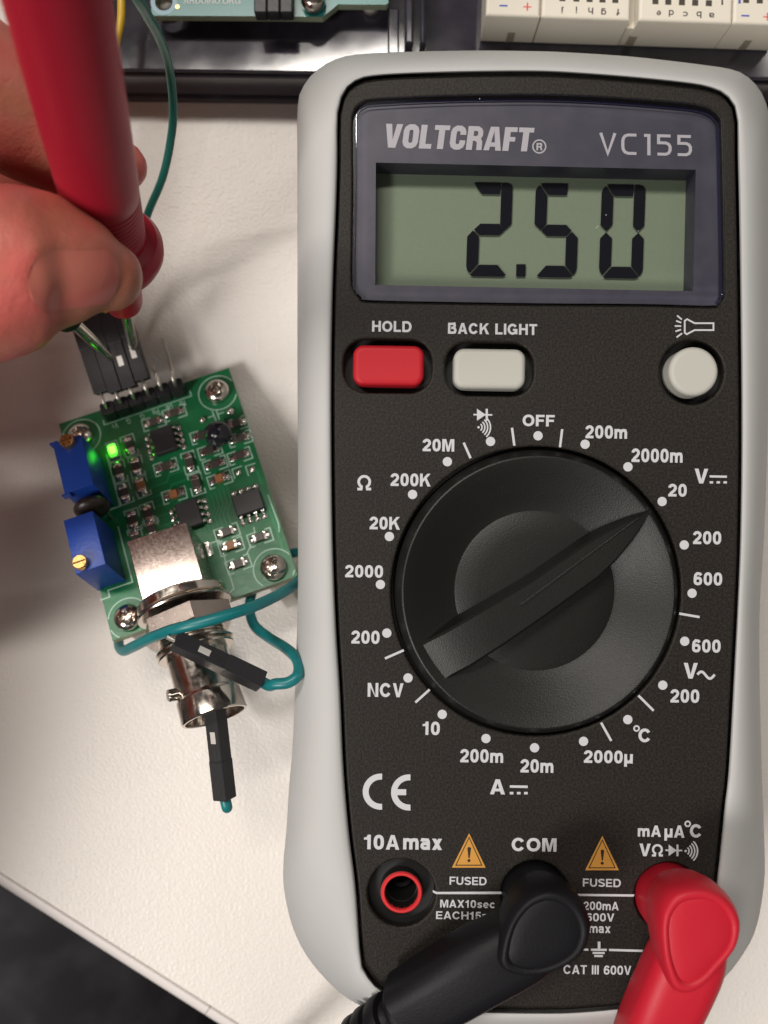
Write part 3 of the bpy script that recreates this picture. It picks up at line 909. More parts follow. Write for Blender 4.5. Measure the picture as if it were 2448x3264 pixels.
def kt(p):
    return [(1748 + x / K, 950 + y / K) for x, y in p]
prn(pl([(kt([(1048, 160), (1105, 190), (1247, 190), (1247, 242), (1105, 242), (1045, 273), (1030, 262), (1030, 172)]), True)], 5.2) +
    pl([(kt(p), False) for p in ([(972, 132), (1008, 162)], [(965, 172), (1003, 186)], [(955, 211), (1003, 212)], [(960, 252), (1002, 238)], [(968, 297), (1010, 266)])], 5.0), 'torch symbol')
def kc(x, y):
    return (1050 + x / K, 2450 + y / K)
prn(pl([([kc(*p) for p in arc((388, 174), 114, 275, 85, 26)], False)], 19) , 'curved letter C of the CE mark')
prn(pl([([kc(*p) for p in arc((602, 180), 114, 275, 85, 26)], False), ([kc(498, 178), kc(580, 178)], False)], 19), 'curved letter E of the CE mark')
for fn in (lambda x, y: (1050 + x / K, 2450 + y / K), lambda x, y: (1748 + (x - 647.5) / K, 2450 + (y + 19.5) / K)):
    g = [fn(*p) for p in ((1055, 488), (925, 748), (1180, 748))]
    prn([g], 'orange warning triangle', 'warning_triangle', M_WARN)
    o = print_polys(meter, 'warning_mark', pl([([fn(*p) for p in ((1055, 520), (955, 730), (1151, 730))], True)], 3.0) + [[fn(*p) for p in ((1042, 600), (1055, 590), (1070, 600), (1060, 675), (1050, 675))], circle(fn(1054, 695), 5, 14)], ZPR + 0.03, M_WARNK)
prn([[kc(780, 918), kc(812, 931), kc(1302, 929), kc(1298, 948), kc(806, 948), kc(782, 935)]], nm='printed_rule')
def kr(x, y):
    return (1748 + x / K, 2450 + y / K)
prn([[kr(203, 945), kr(650, 950), kr(643, 967), kr(210, 962)]], nm='printed_rule')
prn([[kr(458, 1361), kr(735, 1369), kr(735, 1386), kr(458, 1378)]], nm='printed_rule')
prn([[kr(200, 1356), kr(302, 1360), kr(302, 1376), kr(200, 1372)]], nm='printed_rule')
prn([[kr(373, 1307), kr(393, 1307), kr(393, 1360), kr(373, 1360)]] + [[kr(a, y), kr(b, y + 1), kr(b, y + 17), kr(a, y + 16)] for a, b, y in ((322, 441, 1360), (334, 425, 1384), (346, 411, 1407))], 'earth symbol')

# ------------------------------------------------------------------ test leads plugged into the meter
def sweep_box(pts, ws, hs, up=(0, 0, 1), r=0.32):
    """rounded rectangular section swept along pts"""
    P = [Vector(p) for p in pts]
    vs, fs = [], []
    sec = rrect((0, 0), 1, 1, r, 0, 4)
    n = len(sec)
    for i, p in enumerate(P):
        t = (P[min(i + 1, len(P) - 1)] - P[max(i - 1, 0)]).normalized()
        x = t.cross(Vector(up)).normalized()
        y = x.cross(t)
        for a, b in sec:
            vs.append(p + x * a * ws[i] + y * b * hs[i])
    for i in range(len(P) - 1):
        for k in range(n):
            fs.append((i * n + k, i * n + (k + 1) % n, (i + 1) * n + (k + 1) % n, (i + 1) * n + k))
    fs += [tuple(range(n - 1, -1, -1)), tuple((len(P) - 1) * n + k for k in range(n))]
    return vs, fs

def test_plug(nm, label, jack, head, zt, arm, m, ringm, cable_pts, seam=True):
    """right-angle shrouded plug: post into the jack, teardrop head, grip arm, ribbed sleeve, cable"""
    c = W(*jack, ZF)
    th = Thing(nm, label, 'test lead', (c.x, c.y, ZF))
    Mj = Matrix.Translation((c.x, c.y, 0))
    v, f = lathe_data([(1.9, ZF - 4.4), (1.9, ZF - 2.0), (4.55, ZF - 2.0), (4.7, ZF - 1.6), (4.6, ZF + 3), (4.45, zt - 2.5), (4.2, zt - 1.2), (3.4, zt - 0.7)], 48, Mj)
    part(th, 'shroud', v, f, m, angle=40)
    # teardrop head
    hp = [tuple(W(x, y, zt)[:2]) for x, y in smooth_closed(head, 4)]
    hc = (sum(p[0] for p in hp) / len(hp), sum(p[1] for p in hp) / len(hp))
    rows = []
    for s, z in ((0.93, zt - 7.5), (1.01, zt - 5.0), (1.03, zt - 2.6), (1.015, zt - 1.4), (0.965, zt - 0.5), (0.92, zt - 0.1), (0.86, zt), (0.80, zt - 0.12), (0.765, zt - 0.38), (0.73, zt - 0.30), (0.5, zt - 0.12), (0.25, zt - 0.05)):
        rows.append([Vector((hc[0] + (x - hc[0]) * s, hc[1] + (y - hc[1]) * s, z)) for x, y in hp])
    n = len(hp)
    vs = [p for r_ in rows for p in r_]
    fs = []
    for i in range(len(rows) - 1):
        for k in range(n):
            fs.append((i * n + k, i * n + (k + 1) % n, (i + 1) * n + (k + 1) % n, (i + 1) * n + k))
    fs += [tuple(range(n - 1, -1, -1)), tuple((len(rows) - 1) * n + k for k in range(n))]
    part(th, 'plug_head', vs, fs, m, angle=60)
    pts, ws, hs = [], [], []
    for (sx, sy, z, w_, h_) in arm:
        pts.append(W(sx, sy, z)); ws.append(w_); hs.append(h_)
    both = spline([tuple(p) + (a, b) for p, a, b in zip(pts, ws, hs)], 6)
    v, f = sweep_box([q[:3] for q in both], [q[3] for q in both], [q[4] for q in both], r=0.30)
    part(th, 'plug_grip', v, f, m, angle=50)
    # ribbed sleeve and cable
    cp = spline([tuple(W(*q)) for q in cable_pts], 10)
    L = [0.0]
    for a, b in zip(cp, cp[1:]):
        L.append(L[-1] + (b - a).length)
    v, f = tube_data(cp, 1.9, 20)
    part(th, 'cable', v, f, m, smooth=True)
    pos = 0.6
    while pos < 15:
        for i in range(len(L) - 1):
            if L[i] <= pos < L[i + 1]:
                p = cp[i] + (cp[i + 1] - cp[i]) * ((pos - L[i]) / (L[i + 1] - L[i]))
                d = (cp[i + 1] - cp[i]).normalized()
                rr = 3.7 - pos * 0.085
                v, f = lathe_data([(rr * 0.72, -1.2), (rr * 0.96, -1.1), (rr, -0.8), (rr, 0.8), (rr * 0.96, 1.1), (rr * 0.72, 1.2)], 24, axis_matrix(p, d))
                part(th, 'sleeve_rib', v, f, m, angle=50)
                v, f = lathe_data([(rr * 0.72, -1.9), (rr * 0.72, 1.9)], 20, axis_matrix(p, d))
                part(th, 'sleeve_core', v, f, m, smooth=True)
        pos += 3.6
    return th
RH = [(880, 1060), (950, 960), (1050, 915), (1180, 905), (1300, 940), (1400, 1020), (1460, 1130), (1468, 1230), (1440, 1350), (1380, 1440), (1290, 1540), (1200, 1640), (1110, 1705), (1030, 1722), (960, 1690), (910, 1590), (870, 1440), (852, 1250), (858, 1140)]
test_plug('test_lead', 'red test lead plugged into the right hand jack of the multimeter', (2133, 2862), [kr(*p) for p in RH], ZF + 13.5,
          [(2215, 2985, ZF + 8.2, 8.0, 7.0), (2180, 3070, ZF + 8.0, 9.4, 7.6), (2105, 3230, ZF + 6.5, 9.2, 8.2), (2050, 3350, ZF + 4.0, 8.4, 7.8), (2005, 3450, ZF + 1.0, 7.0, 6.6)], M_REDPLUG, None,
          [(2015, 3430, ZF + 1.5), (1985, 3520, ZF - 3), (1940, 3700, ZF - 16), (1890, 3900, ZF - 32), (1800, 4100, 2.5), (1600, 4500, 2.2)])
def kb(x, y):
    return (912 + x / 1.0717, 2400 + y / 1.0717)
BH = [(728, 700), (745, 620), (775, 555), (825, 500), (890, 472), (950, 480), (1005, 515), (1038, 570), (1045, 625), (1020, 690), (965, 735), (890, 765), (815, 772), (755, 757), (733, 735)]
test_plug('test_lead', 'black test lead plugged into the middle jack of the multimeter', (1702, 2853), [kb(*p) for p in BH], ZF + 12.5,
          [(1735, 2975, ZF + 7.5, 7.6, 7.0), (1660, 3010, ZF + 7.4, 9.2, 7.6), (1530, 3075, ZF + 6.8, 9.6, 8.2), (1400, 3150, ZF + 5.5, 9.4, 8.2), (1290, 3212, ZF + 4.0, 8.8, 7.6)], M_BLKPLUG, None,
          [(1300, 3206, ZF + 4.0), (1240, 3240, ZF + 3.0), (1150, 3290, ZF - 1), (1040, 3350, ZF - 10), (900, 3420, ZF - 24), (700, 3500, 2.2), (400, 3600, 2.2), (100, 3750, -30)])

# ------------------------------------------------------------------ green circuit board (own frame, u right, v up the board, w off the board)
BM = (Matrix.Rotation(0.33531783, 4, 'Z') @ Matrix.Rotation(0.0746886, 4, 'Y') @ Matrix.Rotation(-0.34832091, 4, 'X'))
BO = Vector((-44.44229512, -21.09171236, 20.15033598))
BL = Matrix.Translation(BO * MM) @ BM
BMi = BM.to_3x3().transposed()
def BU(sx, sy, w_=0.0):
    n = BM.to_3x3() @ Vector((0, 0, 1))
    o = BO + n * w_
    d = Vector(((sx - CX) / F, -(sy - CY) / F, -1.0))
    c = Vector((0, 0, H))
    t = (o - c).dot(n) / d.dot(n)
    return BMi @ (c + d * t - BO)
def surf(w0):
    return lambda sx, sy, i=0.0: (lambda p: Vector((p.x, p.y, w0 + i)))(BU(sx, sy, w0))
def kA(x, y): return (150 + x / 3.687, 1150 + y / 3.687)
def kB(x, y): return (550 + x / 3.687, 1150 + y / 3.687)
def kC(x, y): return (150 + x / 3.687, 1550 + y / 3.687)
def kD(x, y): return (550 + x / 3.687, 1550 + y / 3.687)
def kE(x, y): return (150 + x / 1.9235, 1450 + y / 1.9235)
board = Thing('circuit_board', 'small green circuit board with lit green light, two blue trimmers and a round metal socket', 'circuit board', local=BL)
SCR = [(28.65, 37.75), (3.3, 38.0), (28.6, 2.6), (3.5, 2.75)]
v, f = plate_data([(0, 0), (32, 0), (32, 42), (0, 42)], [circle(p, 1.5, 24) for p in SCR], -1.6, -0.05)
part(board, 'board_core', v, f, M_PCBEDGE)
v, f = plate_data([(0.02, 0.02), (31.98, 0.02), (31.98, 41.98), (0.02, 41.98)], [circle(p, 1.5, 24) for p in SCR], -0.05, 0.0)
part(board, 'solder_mask', v, f, M_PCB)
# copper tracks seen through the mask as low relief
def tracks():
    rnd = random.Random(3)
    vs, fs = [], []
    def seg(pts, w_):
        for q in ribbon([(pts, False)], w_):
            b = len(vs)
            vs.extend([(p.x, p.y, 0.012) for p in q])
            fs.append(tuple(range(b, b + 4)))
    for k in range(7):
        x = 19.5 + k * 0.75
        seg([(x, 12.6), (x, 14.5 + k * .1), (x + 1.2, 16.2 + k * .1), (x + 1.2, 19 + k * .2)], 0.3)
    for k in range(6):
        y = 16.5 + k * 1.9
        seg([(12, y), (15 + rnd.random(), y), (16.2, y + 1.1), (19, y + 1.1)], 0.3)
    for k in range(5):
        seg([(9.5 + k * 1.4, 33.5), (9.5 + k * 1.4, 30.5 - k * .3), (11 + k * 1.2, 28.5)], 0.3)
    seg([(31.0, 3.5), (31.0, 20.5), (30.2, 21.6)], 0.4)
    return vs, fs
tv_, tf_ = tracks()
part(board, 'copper_tracks', tv_, tf_, mat('green_track_relief', (0.016, 0.21, 0.08), 0.3, coat=0.25), fix=False)
def silk(polys, nm='silkscreen_line', w0=0.03):
    vs, fs = [], []
    for i, q in enumerate(polys):
        b = len(vs)
        vs.extend([Vector((p[0], p[1], w0 + 0.0006 * (i % 30))) for p in q])
        fs.append(tuple(range(b, b + len(q))))
    return part(board, nm, vs, fs, M_SILK, fix=False)
def rl(paths, w_):
    return [[(p.x, p.y) for p in q] for q in ribbon(paths, w_)]
# screws, rings and stand-offs
for i, p in enumerate(SCR):
    full = circle(p, 3.45, 44)
    keep = [q for q in full if 0.1 < q[0] < 31.9 and 0.1 < q[1] < 41.9]
    # longest run inside the board
    ins = [0.1 < q[0] < 31.9 and 0.1 < q[1] < 41.9 for q in full]
    segs = []
    for a in range(44):
        b = (a + 1) % 44
        if ins[a] and ins[b]:
            segs.append(([full[a], full[b]], False))
    silk(rl(segs, 0.2), 'silkscreen_ring')
    Ms = Matrix.Translation((p[0], p[1], 0))
    sv, sf = [], []
    prof = [(2.2, 0.02), (2.28, 0.35), (2.24, 0.75)] + [(2.24 * math.cos(t_), 0.75 + 1.32 * math.sin(t_)) for t_ in [math.pi / 2 * q_ / 26 for q_ in range(1, 26)]] + [(0.0, 2.07)]
    v, f = lathe_data(prof, 72, Ms, 0.3 * i)
    # cross recess pressed into the head
    ca = 0.5 + i * 0.9
    nv = []
    for q in v:
        dx, dy = q.x - p[0], q.y - p[1]
        a, b = dx * math.cos(ca) + dy * math.sin(ca), -dx * math.sin(ca) + dy * math.cos(ca)
        dep = 0
        sm_ = lambda t: max(0.0, min(1.0, t))
        k1 = sm_((0.34 - abs(a)) / 0.14) * sm_((1.25 - abs(b)) / 0.3)
        k2 = sm_((0.34 - abs(b)) / 0.14) * sm_((1.25 - abs(a)) / 0.3)
        dep = 0.6 * max(k1, k2)
        nv.append(Vector((q.x, q.y, q.z - dep)))
    so = part(board, 'screw', nv, f, M_STEEL, angle=35)
    L = 20.5 if p[1] < 20 else 5.2
    v, f = lathe_data([(2.4, -1.62), (2.4, -L + 2.2)], 6, Ms)
    part(board, 'standoff', v, f, M_NYLON)
# pin header strip with six bent pins
h0, h1 = BU(*kA(625, 590), 1.2), BU(*kA(1640, 310), 1.2)
hu, hv = (h0.x + h1.x) / 2, (h0.y + h1.y) / 2 - 0.15
pitch = 2.54
hx = hu - 3 * pitch
hdr_parts = []
for k in range(6):
    x = hx + k * pitch
    ol = [(x + 0.03, hv - 1.0), (x + 0.45, hv - 1.27), (x + pitch - 0.45, hv - 1.27), (x + pitch - 0.03, hv - 1.0), (x + pitch - 0.03, hv + 1.0), (x + pitch - 0.45, hv + 1.27), (x + 0.45, hv + 1.27), (x + 0.03, hv + 1.0)]
    v, f = plate_data(ol, [], 0.02, 2.5, 0.08, 1)
    hb = part(board, 'header_block', v, f, M_HOUS)
    xc = x + pitch / 2
    pin = [(xc, hv, -2.2), (xc, hv, 3.4), (xc, hv + 0.35, 4.0), (xc + (0.3 if k == 5 else 0), hv + 2.2, 4.3), (xc + (0.5 if k == 5 else 0), hv + (8.2 if k == 5 else 3.8), 5.2 if k == 5 else 4.4)]
    v, f = tube_data(pin, 0.32, 8)
    part(board, 'header_pin', v, f, M_PIN, parent=hb, smooth=True)
silk(rl([([(hx - 0.5, hv - 0.6), (hx - 0.5, hv - 1.65), (hx + 15.8, hv - 1.65), (hx + 15.8, hv - 0.4)], False)], 0.17))
for k, ch in enumerate(['V+', 'G', 'G', 'Po', 'Do', 'To']):
    vs, fs = text_shape(ch, 0.16, 0.12)
    wd = 1.15 if len(ch) > 1 else 0.75
    xc = hx + (k + .5) * pitch
    part(board, 'silkscreen_text', [(xc - (x - .5) * wd, hv - 2.5 - (y - .5) * 1.1, 0.03 + i * 0.0006) for x, y, i in vs], fs, M_SILK, fix=False)

# chip resistors, capacitors and solder pads: one mesh set each, copied with their parts
def bx(x0, x1, y0, y1, z0, z1, bev=0.05):
    vs, fs = box_data(x0, x1, y0, y1, z0, z1)
    me = mesh_of('piece', [p * MM for p in vs], fs)
    bm = bmesh.new(); bm.from_mesh(me)
    bmesh.ops.recalc_face_normals(bm, faces=bm.faces)
    bmesh.ops.bevel(bm, geom=bm.edges[:], offset=bev * MM, segments=1, affect='EDGES')
    bm.to_mesh(me); bm.free()
    return me
me_res = bx(-0.62, 0.62, -0.60, 0.60, 0.02, 0.52); me_res.materials.append(M_RES)
me_cap = bx(-0.55, 0.55, -0.60, 0.60, 0.02, 0.80); me_cap.materials.append(M_CAP)
me_endr = bx(0.60, 1.02, -0.62, 0.62, 0.02, 0.54); me_endr.materials.append(M_TIN)
me_endc = bx(0.53, 1.00, -0.62, 0.62, 0.02, 0.82); me_endc.materials.append(M_TIN)
def blob(rx, ry, rz, m, nm='solder', seed=0):
    bm = bmesh.new()
    bmesh.ops.create_icosphere(bm, subdivisions=3, radius=1.0)
    rnd = random.Random(seed)
    for v in bm.verts:
        k = 1 + 0.10 * math.sin(3.1 * v.co.x + 5 * v.co.y + seed)
        v.co = Vector((v.co.x * rx * k, v.co.y * ry * k, max(v.co.z, -0.05) * rz)) * MM
    me = bpy.data.meshes.new(nm)
    bm.to_mesh(me); bm.free()
    me.polygons.foreach_set('use_smooth', [True] * len(me.polygons))
    me.materials.append(m)
    return me
me_sold = [blob(0.50, 0.60, 0.42, M_TIN, 'solder_joint', s) for s in range(4)]
brk = [[(-1.0, -1.0), (-1.75, -1.0), (-1.75, 1.0), (-0.35, 1.0)], [(1.0, 1.0), (1.75, 1.0), (1.75, -1.0), (0.35, -1.0)]]
bv, bf = [], []
for q in rl([(b_, False) for b_ in brk], 0.18):
    b0 = len(bv); bv += [Vector((p[0], p[1], 0.03)) * MM for p in q]; bf.append(tuple(range(b0, b0 + 4)))
me_brk = mesh_of('silkscreen_bracket', bv, bf); me_brk.materials.append(M_SILK)
def child(nm, me, parent, loc=(0, 0, 0), rz=0.0):
    o = bpy.data.objects.new(nm, me); col.objects.link(o)
    o.parent = parent; o.location = Vector(loc) * MM; o.rotation_euler = (0, 0, rz)
    return o
def chip(px, along_v, cap=False, mark=None):
    p = BU(*px, 0.4)
    rz = (math.pi / 2 if along_v else 0) + random.uniform(-0.04, 0.04)
    o = child('chip_capacitor' if cap else 'chip_resistor', me_cap if cap else me_res, board.e, (p.x, p.y, 0), rz)
    o.scale = (1.17, 1.17, 1.1)
    for s in (0, math.pi):
        child('end_cap', me_endc if cap else me_endr, o, (0, 0, 0), s)
        x = 1.18 * math.cos(s)
        child('solder_joint', random.choice(me_sold), o, (x, 0, 0.0), s + random.uniform(-.2, .2))
    child('silkscreen_bracket', me_brk, o)
for px in (kA(1250, 715), kA(1490, 605), kA(1390, 1240), kB(745, 735), kB(345, 870), kB(790, 905), kB(435, 1050), kB(785, 1110), kB(495, 1210), kD(635, 535), kD(770, 910), kD(1025, 595)):
    chip(px, False)
for px in (kA(960, 985), kA(840, 1290), kA(1045, 1235), kA(905, 1545), kB(195, 1185), kB(275, 1440), kC(1190, 315), kC(1005, 390), kC(1230, 500), kC(1040, 620)):
    chip(px, True)
for px in (kA(1490, 1570), kB(550, 1385), kD(685, 700)):
    chip(px, False, True)
chip(kA(1105, 1465), True, True)
# lone solder pads, vias
for px, r_ in ((kB(770, 1305), .55), (kB(930, 1270), .6)):
    p = BU(*px, 0.3)
    o = child('solder_pad', blob(r_, r_ * 1.05, .35, M_TIN, 'solder_pad', 9), board.e, (p.x, p.y, 0))
    silkp = rl([([(p.x - .9, p.y - .95), (p.x - .9, p.y + .95), (p.x + .9, p.y + .95)], False)], 0.18)
    silk(silkp)
for px, r_ in ((kB(670, 590), .80), (kB(348, 690), .62)):
    p = BU(*px, 0.5)
    child('solder_ball', blob(r_, r_, .75, M_TIN, 'solder_ball', 4), board.e, (p.x, p.y, 0))
q = [BU(*kB(*a)) for a in ((415, 670), (485, 645), (465, 590), (510, 700), (512, 575), (550, 690), (535, 630), (605, 605))]
silk(rl([([(q[0].x, q[0].y), (q[1].x, q[1].y)], False), ([(q[2].x, q[2].y), (q[3].x, q[3].y)], False), ([(q[4].x, q[4].y), (q[5].x, q[5].y)], False), ([(q[6].x, q[6].y), (q[7].x, q[7].y)], False)], 0.2), 'silkscreen_symbol')
# small outline chips
me_lead = None
def soic(px, pins_on_u, wu=3.9, wv=4.9):
    p = BU(*px, 1.4)
    v, f = box_data(-wu / 2, wu / 2, -wv / 2, wv / 2, 0.25, 1.55)
    rot = 0 if pins_on_u else math.pi / 2
    M = Matrix.Translation((p.x, p.y, 0)) @ Matrix.Rotation(rot, 4, 'Z')
    ic = part(board, 'chip', [M @ a for a in v], f, M_CHIP, bev=0.15, seg=1)
    for s in (-1, 1):
        for k in range(4):
            y = (k - 1.5) * 1.27
            prof = [(1.9, .85), (2.25, .85), (2.5, .65), (2.6, .2), (2.75, .06), (3.25, .06)]
            vs, fs = [], []
            for a, b in prof:
                vs += [M @ Vector((s * a, y - .21, b)), M @ Vector((s * a, y + .21, b)), M @ Vector((s * a, y + .21, b + .16)), M @ Vector((s * a, y - .21, b + .16))]
            for i in range(len(prof) - 1):
                for j in range(4):
                    fs.append((i * 4 + j, i * 4 + (j + 1) % 4, (i + 1) * 4 + (j + 1) % 4, (i + 1) * 4 + j))
            fs += [(0, 1, 2, 3), tuple((len(prof) - 1) * 4 + j for j in (3, 2, 1, 0))]
            ld = part(board, 'pin', vs, fs, M_TIN, parent=ic)
            c_ = M @ Vector((s * 2.95, y, 0.0))
            child('pin_solder', me_sold[k], ic, tuple(c_), rot)
    return ic
soic(kA(1365, 925), True)
soic(kD(885, 185), False)
soic(kD(190, 325), True)
# lit green light
p = BU(*kA(765, 1045), 0.6)
lb = part(board, 'light_body', *box_data(p.x - .75, p.x + .75, p.y - 1.45, p.y + 1.45, 0.02, 0.42), M_NYLON, bev=0.06)
v, f = box_data(p.x - .62, p.x + .62, p.y - .72, p.y + .72, 0.4, 1.0)
part(board, 'light_lens', v, f, M_LED, parent=lb, bev=0.2, label='glowing green light')
silk(rl([([(p.x - 1.0, p.y - 1.9), (p.x - 1.0, p.y + 1.9), (p.x + 1.0, p.y + 1.9), (p.x + 1.0, p.y - 1.9)], True)], 0.16))
# trimmers
def trimmer(u0, v0, screw_low):
    w_, l_, h_ = 4.85, 9.5, 10.0
    ol = [(u0, v0), (u0 + w_, v0), (u0 + w_, v0 + l_), (u0, v0 + l_)]
    v, f = plate_data(ol, [], 0.35, h_, 0.12, 1)
    tb = part(board, 'trimmer', v, f, M_BLUE, angle=30)
    for a, b in ((0, 0), (w_ - .8, 0), (0, l_ - .8), (w_ - .8, l_ - .8)):
        v, f = box_data(u0 + a, u0 + a + .8, v0 + b, v0 + b + .8, 0.0, 0.36)
        part(board, 'foot', v, f, M_BLUE, parent=tb)
    if not screw_low:
        for vv in (v0 - 0.35, v0 + l_ - 0.05):
            v, f = box_data(u0 - 0.55, u0 + 0.9, vv, vv + 0.4, h_ - 1.5, h_ - 0.05)
            part(board, 'end_ridge', v, f, M_BLUE, parent=tb, bev=0.12)
    sv = v0 + (1.3 if screw_low else l_ - 0.9)
    su = u0 + (1.3 if screw_low else 2.6)
    M = Matrix.Translation((su, sv, 0))
    v, f = lathe_data([(1.15, h_ - .02), (1.15, h_ + 1.15), (1.05, h_ + 1.3), (0.55, h_ + 1.3), (0.0, h_ + 1.3)], 24, M)
    bs = part(board, 'adjusting_screw', v, f, M_BRASS, parent=tb, angle=30)
    v, f = box_data(su - 1.0, su + 1.0, sv - .14, sv + .14, h_ + 1.28, h_ + 1.315)
    part(board, 'screw_slot', v, f, mat('brass_slot_dark', (0.16, 0.08, 0.03), 0.6, 0.6), parent=tb)
    silk(rl([([(u0 - 0.0, v0 - 1.7), (u0 + 1.6, v0 - 1.7), (u0 + 1.6, v0 - 0.5), (u0 + w_ + 1.0, v0 - 0.5), (u0 + w_ + 1.0, v0 + l_ + .5)], False)], 0.22))
trimmer(-0.3, 9.1, True)
trimmer(0.9, 23.1, False)
# dark bead standing between the trimmers, and the black epoxy bead
def bead(c, rx, ry, rz, m, nm, n=5):
    bm = bmesh.new()
    bmesh.ops.create_uvsphere(bm, u_segments=32, v_segments=20, radius=1.0)
    vs = [Vector((c[0] + v.co.x * rx, c[1] + v.co.y * ry, c[2] + v.co.z * rz)) for v in bm.verts]
    fs = [tuple(v.index for v in f_.verts) for f_ in bm.faces]
    bm.free()
    return part(board, nm, vs, fs, m, smooth=True)
pc = BU(*kC(475, 230), 7.2)
bd = bead((pc.x + 0.3, pc.y, 6.0), 2.9, 1.65, 3.3, M_BROWNBEAD, 'thermistor_bead')
for s in (-1.2, 1.2):
    v, f = tube_data([(pc.x + s + .4, pc.y, -1.9), (pc.x + s + .4, pc.y, 3.6)], 0.3, 8)
    part(board, 'bead_lead', v, f, M_PIN, parent=bd)
pc = BU(*kB(530, 850), 3.2)
cb = bead((pc.x, pc.y, 2.9), 2.45, 2.2, 2.4, M_BEAD, 'epoxy_bead')
for s in (-1, 1):
    v, f = tube_data([(pc.x + s * 1.9, pc.y + 3.0 + s * .3, -1.6), (pc.x + s * 1.9, pc.y + 3.0 + s * .3, 0.9), (pc.x + s * 1.3, pc.y + 1.6, 1.6), (pc.x + s * .9, pc.y + .6, 2.2)], 0.3, 8)
    part(board, 'bead_lead', v, f, M_BEAD, parent=cb, smooth=True)
for s, rr in ((-.75, .8), (.75, .8)):
    pass
vs, fs = text_shape('10', 0.12, 0.2)
part(board, 'bead_marking', [(pc.x + .1 - (x - .5) * 1.5, pc.y + 1.05 - (y - .5) * .9, 4.65 + 0.06 + i * .0006) for x, y, i in vs], fs, mat('grey_marking', (0.16, 0.16, 0.18), 0.6), parent=cb, fix=False)
# coaxial socket
AU, AW = 13.75, 6.2
v, f = plate_data([(8.75, 1.0), (18.55, 1.0), (18.55, 11.1), (8.75, 11.1)], [], 0.1, 11.0, 0.18, 2)
bnc = part(board, 'coaxial_socket', v, f, M_NICKEL, angle=30, label='square metal body of the coaxial socket')
def AX(v0):      # frame with local z along -v
    return axis_matrix((AU, v0, AW), (0, -1, 0))
def turned(nm, prof, m, n=64, phase=0.0, ang=30):
    v, f = lathe_data(prof, n, AX(0), phase)
    return part(board, nm, v, f, m, parent=bnc, angle=ang)
turned('flange', [(4.0, -1.2), (6.9, -1.0), (7.1, -0.7), (7.1, 0.4), (6.8, 0.65), (4.5, 0.7)], M_STEEL)
# tooth lock washer
tv2, tf2 = [], []
for k in range(14):
    a0 = 2 * math.pi * k / 14
    for (r_, da, z) in ((5.2, -.16, 0.75), (6.9, -.13, 0.95), (6.9, .13, 1.35), (5.2, .16, 1.15)):
        tv2.append(AX(0) @ Vector((r_ * math.cos(a0 + da), r_ * math.sin(a0 + da), z)))
    tf2.append(tuple(range(k * 4, k * 4 + 4)))
part(board, 'lock_washer', tv2, tf2, M_STEEL, parent=bnc, fix=False)
turned('washer', [(4.5, 1.0), (7.4, 1.0), (7.5, 1.15), (7.4, 1.35), (4.5, 1.4)], M_STEEL)
turned('hex_nut', [(4.7, 1.9), (6.6, 1.9), (7.35, 2.3), (7.35, 4.9), (6.7, 5.3), (4.7, 5.3)], M_NICKEL, 6, math.radians(12), 20)
turned('thread', sum([[(5.0, 5.2 + k * .55), (5.35, 5.35 + k * .55), (5.0, 5.5 + k * .55)] for k in range(6)], []), M_STEEL, 48)
turned('collar', [(4.2, 7.2), (6.0, 7.2), (6.15, 7.4), (6.0, 7.65), (4.2, 7.7), (4.2, 8.1), (5.9, 8.1), (6.0, 8.3), (5.9, 8.5), (4.2, 8.6)], M_STEEL, 48)
turned('barrel', [(4.2, 8.4), (4.75, 8.5), (4.75, 14.8), (4.9, 15.2), (5.05, 15.6), (5.05, 18.6), (4.9, 18.8), (4.55, 18.8), (4.5, 18.6), (4.45, 12.0), (0.0, 12.0)], M_STEEL, 72)
for s in (1, -1):
    la = math.radians(28)
    Mz = Matrix.Translation((AU + s * 4.7 * math.cos(la), -14.0, AW - s * -1 * -4.7 * math.sin(la))) @ Matrix.Rotation(math.pi / 2 * s + (la if s > 0 else la), 4, 'Y')
    v, f = lathe_data([(0.95, 0), (0.95, 1.2), (0.85, 1.35), (0.0, 1.35)], 20, Mz)
    part(board, 'bayonet_lug', v, f, M_STEEL, parent=bnc, angle=30)
turned('insulator', [(2.6, 12.0), (2.6, 15.0), (1.0, 15.0), (1.0, 12.5)], M_NYLON, 32)
# outline of the socket on the board and its solder tab
silk(rl([([(21.3, 10.6), (21.3, 1.5), (19.6, 0.8)], False), ([(19.7, 8.6), (19.7, 10.6), (21.3, 10.6)], False)], 0.2))
p = BU(*kD(425, 740), 0.2)
part(board, 'socket_tab', *box_data(p.x - .4, p.x + .4, p.y - 1.3, p.y + 1.3, 0.02, 0.35), M_TIN, parent=bnc, bev=0.1)
q = [BU(*kD(*a)) for a in ((955, 480), (965, 540), (930, 560))]
silk(rl([([(a.x, a.y) for a in q], False), ([(BU(*kD(925, 690)).x, BU(*kD(925, 690)).y), (BU(*kD(870, 800)).x, BU(*kD(870, 800)).y)], False)], 0.2))
q = [BU(*kD(*a)) for a in ((1120, 100), (1245, 440), (1255, 540))]
silk(rl([([(a.x, a.y) for a in q], False)], 0.2))

